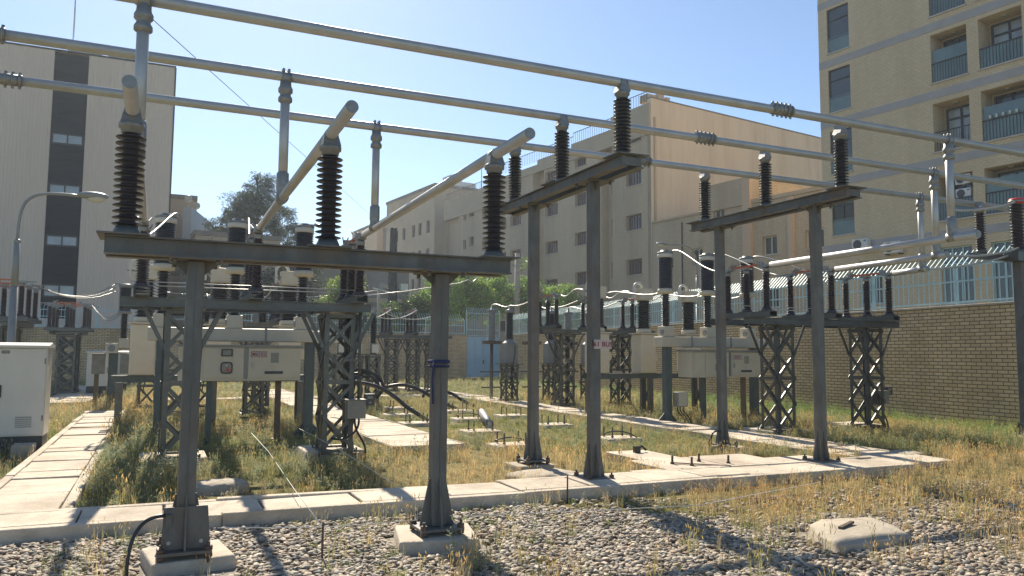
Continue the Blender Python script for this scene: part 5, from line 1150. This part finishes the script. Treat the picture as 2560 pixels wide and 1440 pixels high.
def tree(label, name, loc, h, trunk_h, blobs, leaf, col, n_cl, n_per, cl_r, mt='leaf', tr=.2, aspect=.5, colvar=.3, limbs=True, group='trees beyond the walls', droop=0):
    """blobs: crown made of ellipsoids (x, y, z, rx, ry, rz); leaf clusters are spread through them, limbs reach the clusters"""
    r = thing(name, label, 'tree', loc, 0, group); cen, rad_ = [], []
    wts = np.array([b[3]*b[4]*b[5] for b in blobs]); wts = wts/wts.sum()
    for i in range(n_cl):
        b = blobs[RNG.choice(len(blobs), p=wts)]; d = RNG.normal(size=3); d /= np.linalg.norm(d); q = RNG.uniform(0, 1)**.40
        cen.append([b[0]+d[0]*q*b[3], b[1]+d[1]*q*b[4], b[2]+d[2]*q*b[5]]); rad_.append(cl_r*RNG.uniform(.6, 1.35))
    V, T, C = leaf_cloud(cen, rad_, n_per, leaf, col, colvar, aspect, droop); np_mesh('crown', V, T, C, MT[mt], r)
    m = MB(); top = max(b[2]+b[5]*.6 for b in blobs); tx = lambda z: .12*math.sin(z*.7+loc[0])
    m.tube([(tx(z), 0, z) for z in np.linspace(-.1, top, 9)], [tr*(1-.8*k/8) for k in range(9)], 9)
    if limbs:
        for c in cen[::max(1, n_cl//26)]:
            z0 = max(trunk_h*.7, min(top*.95, c[2]-.5*math.hypot(c[0], c[1]))); p0 = Vector((tx(z0), 0, z0)); p1 = Vector(c); mid = p0.lerp(p1, .5)+Vector((0, 0, .12*(p1-p0).length))
            m.tube([p0, mid, p1], [tr*.32, tr*.2, tr*.06], 6)
    m.build('trunk', MT['bark'], r); return r
pb = [(-.1, 0, 13.6, 1.8, 1.7, 1.5), (.3, 0, 12.2, 2.4, 2.0, 1.1), (-1.9, 0, 11.2, 1.7, 1.6, 1.0), (2.3, 0, 10.6, 1.5, 1.5, 1.1), (-2.5, .2, 9.9, 1.4, 1.4, .8), (.4, -.5, 10.6, 1.8, 1.5, 1.0), (2.4, 0, 9.0, 1.3, 1.2, .8), (.3, .3, 14.9, 1.0, .9, .7), (-1.2, 0, 12.6, 1.4, 1.3, .9), (-.6, .2, 9.2, 1.6, 1.4, .7), (-3.2, 0, 10.3, 1.1, .9, .7), (3.2, 0, 11.0, 1.1, .8, .8), (3.0, 0, 9.6, 1.0, .9, .7), (1.0, 0, 8.6, 1.5, 1.3, .8), (-1.8, 0, 8.4, 1.3, 1.2, .6), (0, 0, 7.4, 2.0, 1.5, 1.0)]
tree('tall airy dark pine rising behind the near left breaker', 'pine_tree', (6.45, 62, 0), 16, 6, pb, .30, (.075, .115, .075), 380, 120, .58, 'needle', .26, .14, .35)
for lab, loc, bl, n in (('dense dark evergreen under the pine, right one', (8.6, 60, 0), [(0, 0, 5.6, 2.3, 2, 2.6), (1.3, 0, 7.6, 1.4, 1.4, 1.4)], 70), ('dense dark evergreen under the pine, left one', (4.6, 58, 0), [(0, 0, 5.8, 1.8, 1.6, 2.9), (-.9, 0, 7.3, 1.2, 1.1, 1.4)], 60),
    ('dark bushy tree beside the ribbed building corner', (2.9, 56.5, 0), [(0, 0, 6.2, 1.2, 1.2, 2.2), (.4, 0, 8.0, .9, .9, 1.0)], 40), ('dark tree hidden low behind the left breaker cabinet', (6.9, 56, 0), [(0, 0, 5.0, 1.6, 1.5, 2.7)], 45)):
    tree(lab, 'evergreen_tree', loc, 8, 2, bl, .24, (.06, .09, .045), n, 140, .75, 'leaf', .16, .35, .35, limbs=False)
G1 = (.26, .40, .09)
for lab, loc, bl, n, c in (('bright yellow green bush above the back fence left of the near right post', (11.0, 52, 0), [(0, 0, 5.0, 1.4, 1.2, 1.6), (.4, 0, 6.0, .9, .9, .9)], 46, (.19, .28, .045)),
    ('leafy green tree over the blue gate, left part of the clump', (18.0, 53, 0), [(0, 0, 5.2, 1.9, 1.6, 1.7), (.8, 0, 6.6, 1.2, 1.1, .9)], 66, G1), ('leafy green tree directly above the blue gate', (20.7, 54, 0), [(0, 0, 5.8, 1.9, 1.5, 1.7), (-.6, 0, 7.0, 1.1, 1.0, .9)], 66, (.22, .33, .07)),
    ('leafy green tree between the gate and the middle gantry post', (23.2, 55, 0), [(0, 0, 5.8, 2.0, 1.6, 1.7), (.6, 0, 7.1, 1.2, 1, .8)], 66, G1), ('slender green tree with a high wispy top behind the middle gantry', (25.7, 54, 0), [(0, 0, 5.8, 1.8, 1.5, 1.8), (-.3, 0, 8.0, .5, .5, 1.1)], 62, (.18, .28, .07)),
    ('green tree at the right end of the clump before the long building', (27.6, 53, 0), [(0, 0, 5.6, 1.9, 1.4, 1.6), (1.3, 0, 5.0, 1.4, 1.1, 1.2)], 66, G1), ('low dark green shrub over the back wall left of the gate', (15.2, 52, 0), [(0, 0, 3.9, 1.7, 1.3, 1.4), (1.2, 0, 4.9, 1.0, 1.0, .9)], 50, (.09, .15, .04)), ('green shrub peeping through the back fence in the middle', (12.9, 51, 0), [(0, 0, 3.3, 1.5, 1.2, 1.0)], 34, (.13, .22, .05))):
    tree(lab, 'leafy_tree', loc, 7, 2, bl, .21, c, n, 130, .62, 'leaf', .13, .55, .3)
# ================================================================== AIR
def haze():
    m = bpy.data.materials.new('haze_air'); m.use_nodes = True; ns = m.node_tree.nodes; ns.remove(ns['Principled BSDF'])
    v = nn(m, 'ShaderNodeVolumePrincipled'); v.inputs['Color'].default_value = (.80, .90, 1, 1); v.inputs['Density'].default_value = HAZE; v.inputs['Anisotropy'].default_value = .35
    m.node_tree.links.new(v.outputs[0], ns['Material Output'].inputs['Volume'])
    q = MB(); q.b2(-60, 120, -12, 150, -1, 30); struct(q.build('haze', m), 'stuff')
HAZE = .0008
haze()
